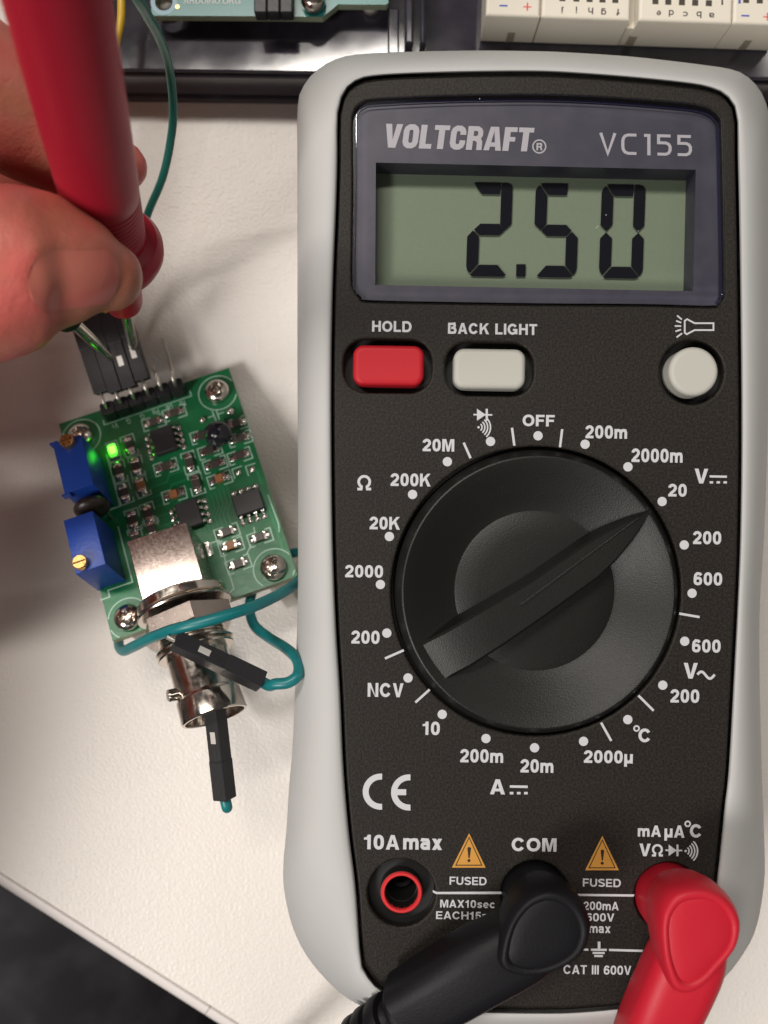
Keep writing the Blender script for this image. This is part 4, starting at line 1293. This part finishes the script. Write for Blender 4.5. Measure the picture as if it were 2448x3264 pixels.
# ------------------------------------------------------------------ plug-in jumper wires
def housing_parts(th, M, m_contact, L=14.0, win=True, wz=8.7):
    """single-way connector housing: local z from wire end (0) to mouth (L), section 2.54"""
    h = 1.265
    rows = [(0.0, h * .96), (0.15, h), (5.9, h), (6.0, h * .95), (L - .15, h * .95), (L, h * .92)]
    vs, fs = [], []
    for z, a in rows:
        vs += [M @ Vector((x * a, y * a, z)) for x, y in ((-1, -1), (1, -1), (1, 1), (-1, 1))]
    for i in range(len(rows) - 1):
        for j in range(4):
            fs.append((i * 4 + j, i * 4 + (j + 1) % 4, (i + 1) * 4 + (j + 1) % 4, (i + 1) * 4 + j))
    fs += [(3, 2, 1, 0), tuple((len(rows) - 1) * 4 + j for j in range(4))]
    hs = part(th, 'housing', vs, fs, M_HOUS, bev=0.05, seg=1)
    if win:
        v, f = box_data(-0.48, 0.48, 1.10, 1.225, wz, wz + 1.8, M)
        part(th, 'latch_window', v, f, m_contact, parent=hs, bev=0.03, seg=1)
        v, f = box_data(-0.3, 0.3, 1.10, 1.215, wz - 3.2, wz - 0.1, M)
        part(th, 'latch_slot', v, f, M_WELL, parent=hs)
    return hs
def frame(p, d, up):
    z = Vector(d).normalized()
    y = Vector(up) - z * Vector(up).dot(z)
    y.normalize()
    x = y.cross(z)
    M = Matrix((x, y, z)).transposed().to_4x4()
    M.translation = Vector(p)
    return M
# four housings on the header pins
b0, b1, tl = W(296, 1262, 10.6), W(484, 1206, 10.6), W(230, 1058, 11.0)
ax = (tl - b0).normalized()
acr = (b1 - b0).normalized()
M_CONT = mat('bright_tin_contact', (0.8, 0.78, 0.74), 0.35, 0.6)
specs = [('black jumper wire on the leftmost header pin of the green board', M_BLKWIRE, [(215, 960, 11), (170, 820, 16), (130, 600, 22), (110, 300, 24), (90, 0, 24), (60, -300, 20)]),
         ('yellow jumper wire on the second header pin, showing beside the red probe at the top', M_YELLOW, [(288, 985, 11), (262, 860, 13), (270, 600, 16), (325, 330, 17), (364, 160, 17), (384, 70, 17), (387, 0, 17), (384, -120, 18), (350, -400, 16)]),
         ('yellow jumper wire on the third header pin, mostly hidden behind the hand', M_YELLOW, [(338, 985, 11), (330, 860, 13), (300, 600, 15), (290, 330, 16), (285, 100, 17), (270, -100, 18), (240, -400, 16)]),
         ('long green jumper wire arching from the fourth header pin to the top of the picture', M_GREENW, [(408, 960, 11), (440, 810, 13), (468, 690, 16), (520, 560, 20), (548, 420, 24), (551, 320, 28), (538, 210, 34), (508, 120, 42), (470, 50, 50), (432, -15, 57), (370, -120, 62), (280, -300, 60)])]
for k, (lab, wm, wp) in enumerate(specs):
    th = Thing('jumper_wire', lab, 'jumper wire', (0, 0, 0), 'jumper wires on the header pins')
    mouth = b0 + acr * (1.30 + 2.56 * k) + Vector((0, 0, -1.2 - (0.5 if k == 0 else 0))) + ax * (-0.3 if k in (1, 2) else 0.35)
    st = mouth + ax * 14.0
    th.off = Vector((mouth.x, mouth.y, 0)); th.e.location = th.off * MM
    housing_parts(th, frame(st, -ax, (0, 0, 1)), M_CONT, win=k > 1, wz=8.3)
    pts = spline([tuple(st - ax * 0.5)] + [tuple(st + ax * 2.0)] + [tuple(W(*q)) for q in wp], 12)
    v, f = tube_data(pts, 0.66, 14)
    part(th, 'wire', v, f, wm, smooth=True)
# teal jumper bridging the coaxial socket
BW = lambda u, v_, w_: BO + BM.to_3x3() @ Vector((u, v_, w_))
th = Thing('jumper_wire', 'teal jumper wire with two black connectors, looped over the round metal socket', 'jumper wire', (-30, -35, 0))
a_dir = (W(*kE(1325, 1385), 36.0) - W(*kE(850, 1160), 38.6)).normalized()
a_end = W(*kE(1318, 1392), 36.0)
housing_parts(th, frame(a_end, -a_dir, (0.42, 0.62, 1)), M_CONT)
b_wire = W(*kE(1085, 2060), 30.5)
b_mouth = BW(AU + .3, -17.3, AW - .3)
b_dir = (b_mouth - b_wire).normalized()
housing_parts(th, frame(b_mouth - b_dir * 14.0, b_dir, (-0.55, 0.1, 1)), M_CONT)
bw = b_mouth - b_dir * 14.0
# contact pin of the first connector resting under the wire
v, f = tube_data([a_end - a_dir * 13.5, a_end - a_dir * 15.2], 0.32, 8)
part(th, 'contact_pin', v, f, M_PIN)
loop = [tuple(a_end - a_dir * 0.4), tuple(a_end + a_dir * 1.2), tuple(W(*kE(1400, 1405), 36.6)), tuple(W(*kE(1480, 1395), 37)), tuple(W(*kE(1540, 1345), 36.5)), tuple(W(*kE(1535, 1260), 34)), tuple(W(*kE(1470, 1190), 30)), tuple(W(*kE(1360, 1120), 24)), tuple(W(*kE(1275, 1050), 21)),
        tuple(W(*kE(1243, 960), 18)), tuple(W(*kE(1250, 870), 15)), tuple(W(*kE(1290, 770), 11)), tuple(W(*kE(1400, 650), 8)), tuple(W(*kE(1545, 600), 9)), tuple(W(*kE(1610, 690), 14)), tuple(W(*kE(1545, 770), 23)), tuple(W(*kE(1450, 840), 30)), tuple(W(*kE(1300, 915), 35.5)),
        tuple(W(*kE(1130, 975), 38.6)), tuple(W(*kE(950, 1027), 39.6)), tuple(W(*kE(780, 1070), 38.5)), tuple(W(*kE(640, 1120), 34)), tuple(W(*kE(530, 1175), 28)), tuple(W(*kE(465, 1200), 22)), tuple(W(*kE(440, 1150), 15)), tuple(W(*kE(470, 1060), 10)),
        tuple(W(560, 2000, 6)), tuple(W(620, 2120, 6)), tuple(W(668, 2270, 8)), tuple(W(690, 2400, 11)), tuple(W(706, 2490, 17)), tuple(W(712, 2525, 23)), tuple(bw - b_dir * 1.6 + Vector((0, 0, -0.8))), tuple(bw + b_dir * 0.4)]
pts = spline(loop, 12)
v, f = tube_data(pts, 0.84, 16)
part(th, 'wire', v, f, M_TEAL, smooth=True)

# ------------------------------------------------------------------ black tray with the development board and the breadboard
tray = Thing('equipment_tray', 'glossy black plastic tray behind the multimeter', 'tray', (0, 90, 0))
TZ = 10.2
p0, p1 = W(330, 318, 0), W(1000, 327, 0)
td = (p1 - p0).normalized(); tn = Vector((-td.y, td.x, 0))
t0 = p0 - td * 1.0
def TP(a, b): 
    q = t0 + td * a + tn * b
    return (q.x, q.y)
plate(tray, 'tray_base', [TP(0, 0), TP(170, 0), TP(170, 120), TP(0, 120)], [], 0.6, TZ - 0.9, M_TRAY, bevel=0.5)
plate(tray, 'tray_top', [TP(0.6, 0.5), TP(169, 0.5), TP(169, 119), TP(0.6, 119)], [], TZ - 0.88, TZ, M_TRAY, bevel=0.35)
plate(tray, 'tray_foot_rim', [TP(0.5, -0.5), TP(169.5, -0.5), TP(169.5, 3), TP(0.5, 3)], [], 0.02, 2.2, M_TRAY, bevel=0.4)
for x0, x1, hh in ((1290, 1318, 4.0), (1338, 1356, 5.0)):
    a, b = W(x0, 138, TZ + hh), W(x1, 138, TZ + hh)
    v, f = box_data(a.x, b.x, a.y, a.y + 60, TZ - 0.1, TZ + hh)
    part(tray, 'support_rib', v, f, M_TRAY, bev=0.4, seg=2)
a, b = W(1236, 172, TZ + 2), W(1272, 172, TZ + 2)
v, f = box_data(a.x, b.x, a.y, a.y + 8, TZ - 0.1, TZ + 2)
part(tray, 'support_rib', v, f, M_TRAY, bev=0.3, seg=2)
# development board
uno = Thing('development_board', 'teal development board with black header mounted on the tray', 'circuit board', (0, 105, TZ))
UZ = 14.6
def UP(sx, sy): return tuple(W(sx, sy, UZ)[:2])
ol = [UP(482, -1200), UP(482, 34), UP(484, 45), UP(492, 50), UP(900, 52), UP(1028, 54), UP(1078, 14), UP(1232, 15), UP(1238, 8), UP(1238, -1200)]
hc_ = UP(522, 6)
plate(uno, 'board_core', ol, [circle(hc_, 1.55, 28)], UZ - 1.6, UZ - 0.06, mat('teal_board_edge', (0.30, 0.36, 0.25), 0.35))
plate(uno, 'solder_mask', ol, [circle(hc_, 1.55, 28)], UZ - 0.06, UZ, M_TPCB)
plate(uno, 'mounting_ring', circle(hc_, 2.25, 32), [circle(hc_, 1.5, 32)], UZ, UZ + 0.03, mat('pale_blue_ring', (0.25, 0.42, 0.52), 0.4))
text(uno, 'ARDUINO.ORG', (585, -9, 766, 13), UZ + 0.04, mat('white_board_print', (0.62, 0.64, 0.64), 0.6), wt=0.17, rot=0.5, name='printed_text')
v, f = plate_data(circle(UP(566, 22), 0.35, 16), [], UZ, UZ + 0.06)
part(uno, 'via', v, f, M_BRASS)
for k in range(3):
    x0 = 811 + k * 41
    a, b = W(x0, 46, UZ + 2), W(x0 + 40, 46, UZ + 2)
    v, f = box_data(a.x, b.x, a.y, a.y + 26, UZ + 0.02, UZ + 2.6)
    hb = part(uno, 'header_block', v, f, M_HOUS, bev=0.2, seg=1)
for k in range(2):
    p_ = W(852 + k * 43, 46, UZ + 0.3)
    v, f = lathe_data([(0.75, 0), (0.35, 0.9), (0.0, 1.1)], 16, Matrix.Translation(p_))
    part(uno, 'solder_joint', v, f, M_TIN, smooth=True)
p_ = W(1000, 12, UZ)
v, f = lathe_data([(2.05, 0.02), (2.1, 1.2), (2.0, 1.9), (1.5, 2.5), (0.7, 2.7), (0, 2.75)], 32, Matrix.Translation(p_))
part(uno, 'metal_can', v, f, M_STEEL, smooth=True)
for sx in (500, 1200):
    p_ = W(sx, 40, UZ)
    v, f = lathe_data([(1.6, TZ - UZ), (1.6, -1.62)], 20, Matrix.Translation((p_.x + (0.8 if sx < 800 else -1), p_.y + 3.4, UZ)))
    part(uno, 'standoff', v, f, M_NYLON, smooth=True)
# breadboard
brd = Thing('breadboard', 'ivory solderless breadboard with row letters upside down', 'breadboard', (45, 100, TZ))
ZB = 18.6
q0, q1 = W(1546, 134, TZ + 0.05), W(2448, 164, TZ + 0.05)
bd_ = (q1 - q0).normalized(); bn_ = Vector((-bd_.y, bd_.x, 0))
def XP(sx):     # distance along the front from a pixel on the top edge
    return (W(sx, 60, ZB) - q0).dot(bd_)
def BP(a, b):
    q = q0 + bd_ * a + bn_ * b
    return (q.x, q.y)
xs = [XP(1548), XP(1721), XP(1726), XP(2008), XP(2036), XP(2334), XP(2337), XP(2520)]
for i, (a, b) in enumerate(((xs[0], xs[1]), (xs[2], xs[3]), (xs[4], xs[5]), (xs[6], xs[7]))):
    plate(brd, 'socket_strip', [BP(a, 0), BP(b, 0), BP(b, 80), BP(a, 80)], [], TZ + 0.05, ZB, M_IVORY, bevel=0.45)
for a, b in ((xs[1], xs[2]), (xs[3], xs[4]), (xs[5], xs[6])):
    plate(brd, 'groove', [BP(a - .1, 0.25), BP(b + .1, 0.25), BP(b + .1, 80), BP(a - .1, 80)], [], TZ + 0.06, ZB - (3.0 if b - a > 1 else 0.35), M_IVORYD if b - a < 1 else M_IVORY)
for sx in (1627, 2012, 2375):
    a = (W(sx, 118, 12) - q0).dot(bd_)
    c = BP(a, -0.02)
    v, f = box_data(-0.65, 0.65, -0.03, 0.5, TZ + 0.4, TZ + 3.4, Matrix.Translation((c[0], c[1], 0)))
    part(brd, 'side_notch', v, f, M_IVORYD)
def k4(x, y): return (1648 + x / 2.074, y / 2.074)
for ch, x, y in (('j', 302, 65), ('i', 393, 65), ('h', 487, 72), ('g', 573, 75), ('f', 668, 80), ('e', 935, 85), ('d', 1020, 88), ('c', 1113, 92), ('b', 1203, 97), ('a', 1288, 100)):
    c = k4(x, y)
    hh = 15 if ch in 'ec' or ch == 'a' else 21
    ww = {'j': 8, 'i': 4, 'f': 11}.get(ch, 16)
    text(brd, ch, (c[0] - ww / 2, c[1] - hh / 2, c[0] + ww / 2, c[1] + hh / 2), ZB + 0.03, M_INKK, wt=0.16, rot=181.5, name='row_letter')
for ch, c, m_ in (('-', (1605, 18), M_INKB), ('+', (1681, 21), M_INKR), ('-', (2376, 50), M_INKB), ('+', (2446, 53), M_INKR)):
    text(brd, ch, (c[0] - 13, c[1] - (13 if ch == '+' else 2.6), c[0] + 13, c[1] + (13 if ch == '+' else 2.6)), ZB + 0.03, m_, wt=0.12, rot=1.5, name='rail_sign')
for x, y in ((915, 8), (1000, 12), (1090, 15), (1178, 18), (1268, 21), (1515, 0), (1605, 3), (300, -12), (393, -9), (480, -6), (565, -3), (650, 0)):
    for r_ in range(3):
        c = k4(x, y)
        p_ = W(c[0], c[1], ZB) + bn_ * 2.54 * r_
        v, f = box_data(-0.5, 0.5, -0.5, 0.5, ZB, ZB + 0.025, Matrix.Translation((p_.x, p_.y, 0)) @ Matrix.Rotation(math.atan2(bd_.y, bd_.x), 4, 'Z'))
        part(brd, 'socket_hole', v, f, M_HOLE)
c = W(2302, 6, ZB)
part(brd, 'row_number', [(c.x - .15, c.y - .5, ZB + .03), (c.x + .15, c.y - .5, ZB + .03), (c.x + .15, c.y + .6, ZB + .03), (c.x - .15, c.y + .6, ZB + .03)], [(0, 1, 2, 3)], M_INKK, fix=False)
c = W(2357, 4, ZB)
part(brd, 'rail_line', [(c.x - .2, c.y - .4, ZB + .03), (c.x + .2, c.y - .4, ZB + .03), (c.x + .2, c.y + 60, ZB + .03), (c.x - .2, c.y + 60, ZB + .03)], [(0, 1, 2, 3)], M_INKB, fix=False)

# ------------------------------------------------------------------ hand-held probes
def probe(nm, label, tip, up, prof, mats):
    d = (up - tip).normalized()
    M = axis_matrix(tip, d)
    th = Thing(nm, label, 'test probe', tuple(tip))
    for pn, pr, m_ in prof:
        v, f = lathe_data(pr, 64, M)
        part(th, pn, v, f, m_, angle=35)
    return th, M, d
tip = W(426, 1114, 14.0); upp = W(184, 0, 80.0)
handle = [(4.0, 30.0), (4.75, 31.0), (4.9, 32.0)]
rib_z = 34.5
for k in range(9):
    handle += [(4.92, rib_z + k * .8), (4.80, rib_z + k * .8 + .22), (4.92, rib_z + k * .8 + .44)]
handle += [(5.0, 44), (5.1, 60), (5.2, 90), (5.0, 118), (4.0, 121), (0, 121)]
probe('test_probe', 'red test probe held between thumb and forefinger', tip, upp,
      [('tip', [(0.0, 0.0), (0.35, 0.25), (0.75, 1.6), (0.95, 3.0), (0.95, 16)], M_STEEL),
       ('tip_sleeve', [(1.0, 14.6), (2.2, 14.6), (2.75, 15.0), (2.95, 15.9), (3.15, 21), (3.5, 28.0)], M_PROBE),
       ('finger_guard', [(3.4, 26.4), (5.4, 26.7), (6.5, 27.4), (7.05, 28.8), (7.05, 30.0), (6.3, 31.4), (4.7, 32.2)], M_PROBE),
       ('handle', handle, M_PROBE)], None)
tip2 = W(358, 1146, 17.0); up2 = W(240, 1034, 28.5)
probe('test_probe', 'black test probe under the thumb with its metal tip touching a header pin', tip2, up2,
      [('tip', [(0.0, 0.0), (0.4, 0.12), (0.58, 0.5), (0.95, 8.0), (1.0, 16.0)], M_STEEL),
       ('tip_sleeve', [(1.05, 13.6), (1.9, 13.6), (2.3, 14.0), (2.5, 15), (3.0, 20)], M_BLKPLUG),
       ('finger_guard', [(3.0, 19.6), (5.0, 20), (5.6, 21.3), (5.0, 22.6), (3.6, 23)], M_BLKPLUG),
       ('handle', [(3.5, 22.8), (4.1, 24), (4.3, 40), (4.4, 95), (3.6, 98), (0, 98)], M_BLKPLUG)], None)

# ------------------------------------------------------------------ hand: five fingers, palm and wrist as one continuous skin
def limb(pts, rads, n=28, flat=None):
    P, R = capsule_path(pts, rads, 5)
    both = spline([tuple(p) + (r,) for p, r in zip(P, R)], 5)
    return tube_data([q[:3] for q in both], [max(q[3], 0.05) for q in both], n, True, flat)
hv, hf = [], []
def add(d):
    b = len(hv)
    hv.extend(d[0]); hf.extend([tuple(i + b for i in q) for q in d[1]])
thumb = [(342, 880, 52.0, 4.6), (292, 866, 53.2, 6.3), (215, 852, 54.5, 7.7), (130, 842, 55.5, 9.0), (0, 868, 57, 10.2)]
tp = [tuple(W(a, b, c)) for a, b, c, _ in thumb] + [(-62, 24, 57), (-84, 15, 55), (-108, 10, 50)]
add(limb(tp, [t_[3] for t_ in thumb] + [10.2, 11.5, 14.0]))
index = [(392, 531, 45.0, 3.4), (330, 515, 45.5, 5.3), (225, 470, 46.5, 6.6), (120, 405, 48.5, 7.7), (0, 325, 51, 8.2)]
ip = [tuple(W(a, b, c)) for a, b, c, _ in index] + [(-62, 60, 58), (-84, 64, 66), (-112, 60, 62)]
add(limb(ip, [t_[3] for t_ in index] + [8.6, 9.6, 11.5]))
middle = [(-44.0, 36.0, 29.5), (-48.5, 41.0, 31), (-54, 46, 35), (-66, 54, 45), (-86, 54, 58), (-114, 48, 60)]
add(limb(middle, [4.6, 6.2, 7.2, 8.0, 9.2, 11.0]))
ring = [(-61, 28, 32), (-67, 34, 33), (-80, 42, 42), (-96, 40, 54), (-118, 34, 57)]
add(limb(ring, [5, 6.6, 7.8, 9, 11]))
little = [(-76, 16, 31), (-82, 20, 33), (-92, 27, 42), (-104, 25, 50), (-122, 21, 53)]
add(limb(little, [4.6, 5.8, 6.8, 8, 10]))
add(limb([(-84, 28, 54), (-112, 28, 56)], [11, 15]))  # unseen filler mass, added to block lamp light between thumb and wrist
add(limb([(-108, 54, 58), (-130, 45, 58), (-150, 36, 58)], [15, 18, 18]))
add(limb([(-110, 22, 52), (-132, 25, 54), (-150, 26, 56)], [14, 17, 17]))
add(limb([(-118, 34, 57), (-112, 8, 60), (-114, -28, 66), (-136, -85, 78), (-180, -170, 92)], [21, 23, 24, 27, 31]))  # unseen wrist and forearm, routed to shade the table's left side
hme = mesh_of('hand', [v * MM for v in hv], hf)
fix_normals(hme)
hob = bpy.data.objects.new('tmp', hme); col.objects.link(hob)
rm = hob.modifiers.new('r', 'REMESH'); rm.mode = 'VOXEL'; rm.voxel_size = 0.0009
sm = hob.modifiers.new('s', 'SMOOTH'); sm.factor = 0.5; sm.iterations = 8
hm2 = from_obj(hob)
bpy.data.objects.remove(hob); bpy.data.meshes.remove(hme)
bm = bmesh.new(); bm.from_mesh(hm2)
tree = BVHTree.FromBMesh(bm)
# relief: creases across the joints and a raised fold round the nail
cam_p = Vector((0, 0, H * MM))
for v in bm.verts:
    d = H - v.co.z / MM
    sx, sy = CX + v.co.x / MM * F / d, CY - v.co.y / MM * F / d
    if v.normal.z > 0.1 and v.co.z > 0.05:
        # nail bed: sunk a little, with a fold around its base
        e = ((sx - 250) / 165) ** 2 + ((sy - 885) / 112) ** 2
        if e < 2.2 and sx < 420:
            v.co.z += MM * (0.16 * math.exp(-((e - 1.35) / 0.28) ** 2) * (1 if sx < 300 else max(0, (380 - sx) / 80)) - 0.30 * min(1.0, 2.5 * max(0, 1.06 - e)))
        for cx_ in (-40, -75):
            v.co.z -= MM * 0.35 * math.exp(-((sx - cx_) / 9) ** 2)
bm.normal_update()
bm.to_mesh(hm2)
tree = BVHTree.FromBMesh(bm)
bm.free()
hm2.polygons.foreach_set('use_smooth', [True] * len(hm2.polygons))
hm2.name = 'hand'
hand = Thing('hand', 'bare hand reaching in from the left, pinching the red test probe', 'hand', (-140, 34, 0))
for v in hm2.vertices:
    v.co -= hand.off * MM
hm2.materials.clear(); hm2.materials.append(M_SKIN)
put('skin', hm2, M_SKIN, hand)
# thumb nail following the thumb

nu, nvv = 30, 19
grid, A_m, z_m = [], [], []
for i in range(nu):
    a = i / (nu - 1)
    hw = 100 - 16 * a
    if a < 0.28: hw *= math.sqrt(max(0.0004, 1 - ((0.28 - a) / 0.281) ** 2))
    if a > 0.80: hw *= math.sqrt(max(0.015, 1 - ((a - 0.80) / 0.205) ** 2))
    for j in range(nvv):
        b = -1 + 2 * j / (nvv - 1)
        sx, sy = 88 + 292 * a, 900 - 20 * a + hw * b
        grid.append((sx, sy, a, b))
        hit = tree.ray_cast(cam_p, (W(sx, sy, 0) * MM - cam_p).normalized())[0]
        z_m.append(hit.z / MM if hit else 50.0)
for it in range(3):
    zz = list(z_m)
    for i in range(1, nu - 1):
        for j in range(1, nvv - 1):
            k = i * nvv + j
            z_m[k] = (zz[k] * 2 + zz[k - 1] + zz[k + 1] + zz[k - nvv] + zz[k + nvv]) / 6
nvts, nfs = [], []
for (sx, sy, a, b), z in zip(grid, z_m):
    nvts.append(W(sx, sy, z + 0.07 + 0.10 * max(0, 1 - b * b) * min(1, 4 * a)))
for i in range(nu - 1):
    for j in range(nvv - 1):
        nfs.append((i * nvv + j, i * nvv + j + 1, (i + 1) * nvv + j + 1, (i + 1) * nvv + j))
part(hand, 'thumb_nail', nvts, nfs, M_NAIL, smooth=True, fix=False)

# ------------------------------------------------------------------ dark trouser leg below the table edge
vs, fs = [], []
nl, nc = 60, 48
legd = Vector((0.25, 1.0, 0)).normalized()
c0 = Vector((-175, -330, -190))
for i in range(nl):
    p = c0 + legd * (i / (nl - 1)) * 420
    r = 88 - 14 * i / (nl - 1)
    for k in range(nc):
        a = 2 * math.pi * k / nc
        fold = 2.6 * math.sin(a * 3 + i * 0.32) * math.sin(i * 0.21) + 3.4 * math.exp(-((a - 1.75 - 0.008 * i) / 0.05) ** 2) + 1.8 * math.sin(i * 0.55 + 2.0 * math.sin(a * 2))
        side = Vector((legd.y, -legd.x, 0))
        vs.append(p + side * math.cos(a) * (r + fold) + Vector((0, 0, 1)) * math.sin(a) * (r * 0.85 + fold))
for i in range(nl - 1):
    for k in range(nc):
        fs.append((i * nc + k, i * nc + (k + 1) % nc, (i + 1) * nc + (k + 1) % nc, (i + 1) * nc + k))
fs += [tuple(range(nc - 1, -1, -1)), tuple((nl - 1) * nc + k for k in range(nc))]
me = mesh_of('trouser_leg', [v * MM for v in vs], fs, True)
o = put('trouser_leg', me, M_CLOTH)
o['label'] = 'dark trouser leg seen below the table edge'
o['category'] = 'trousers'
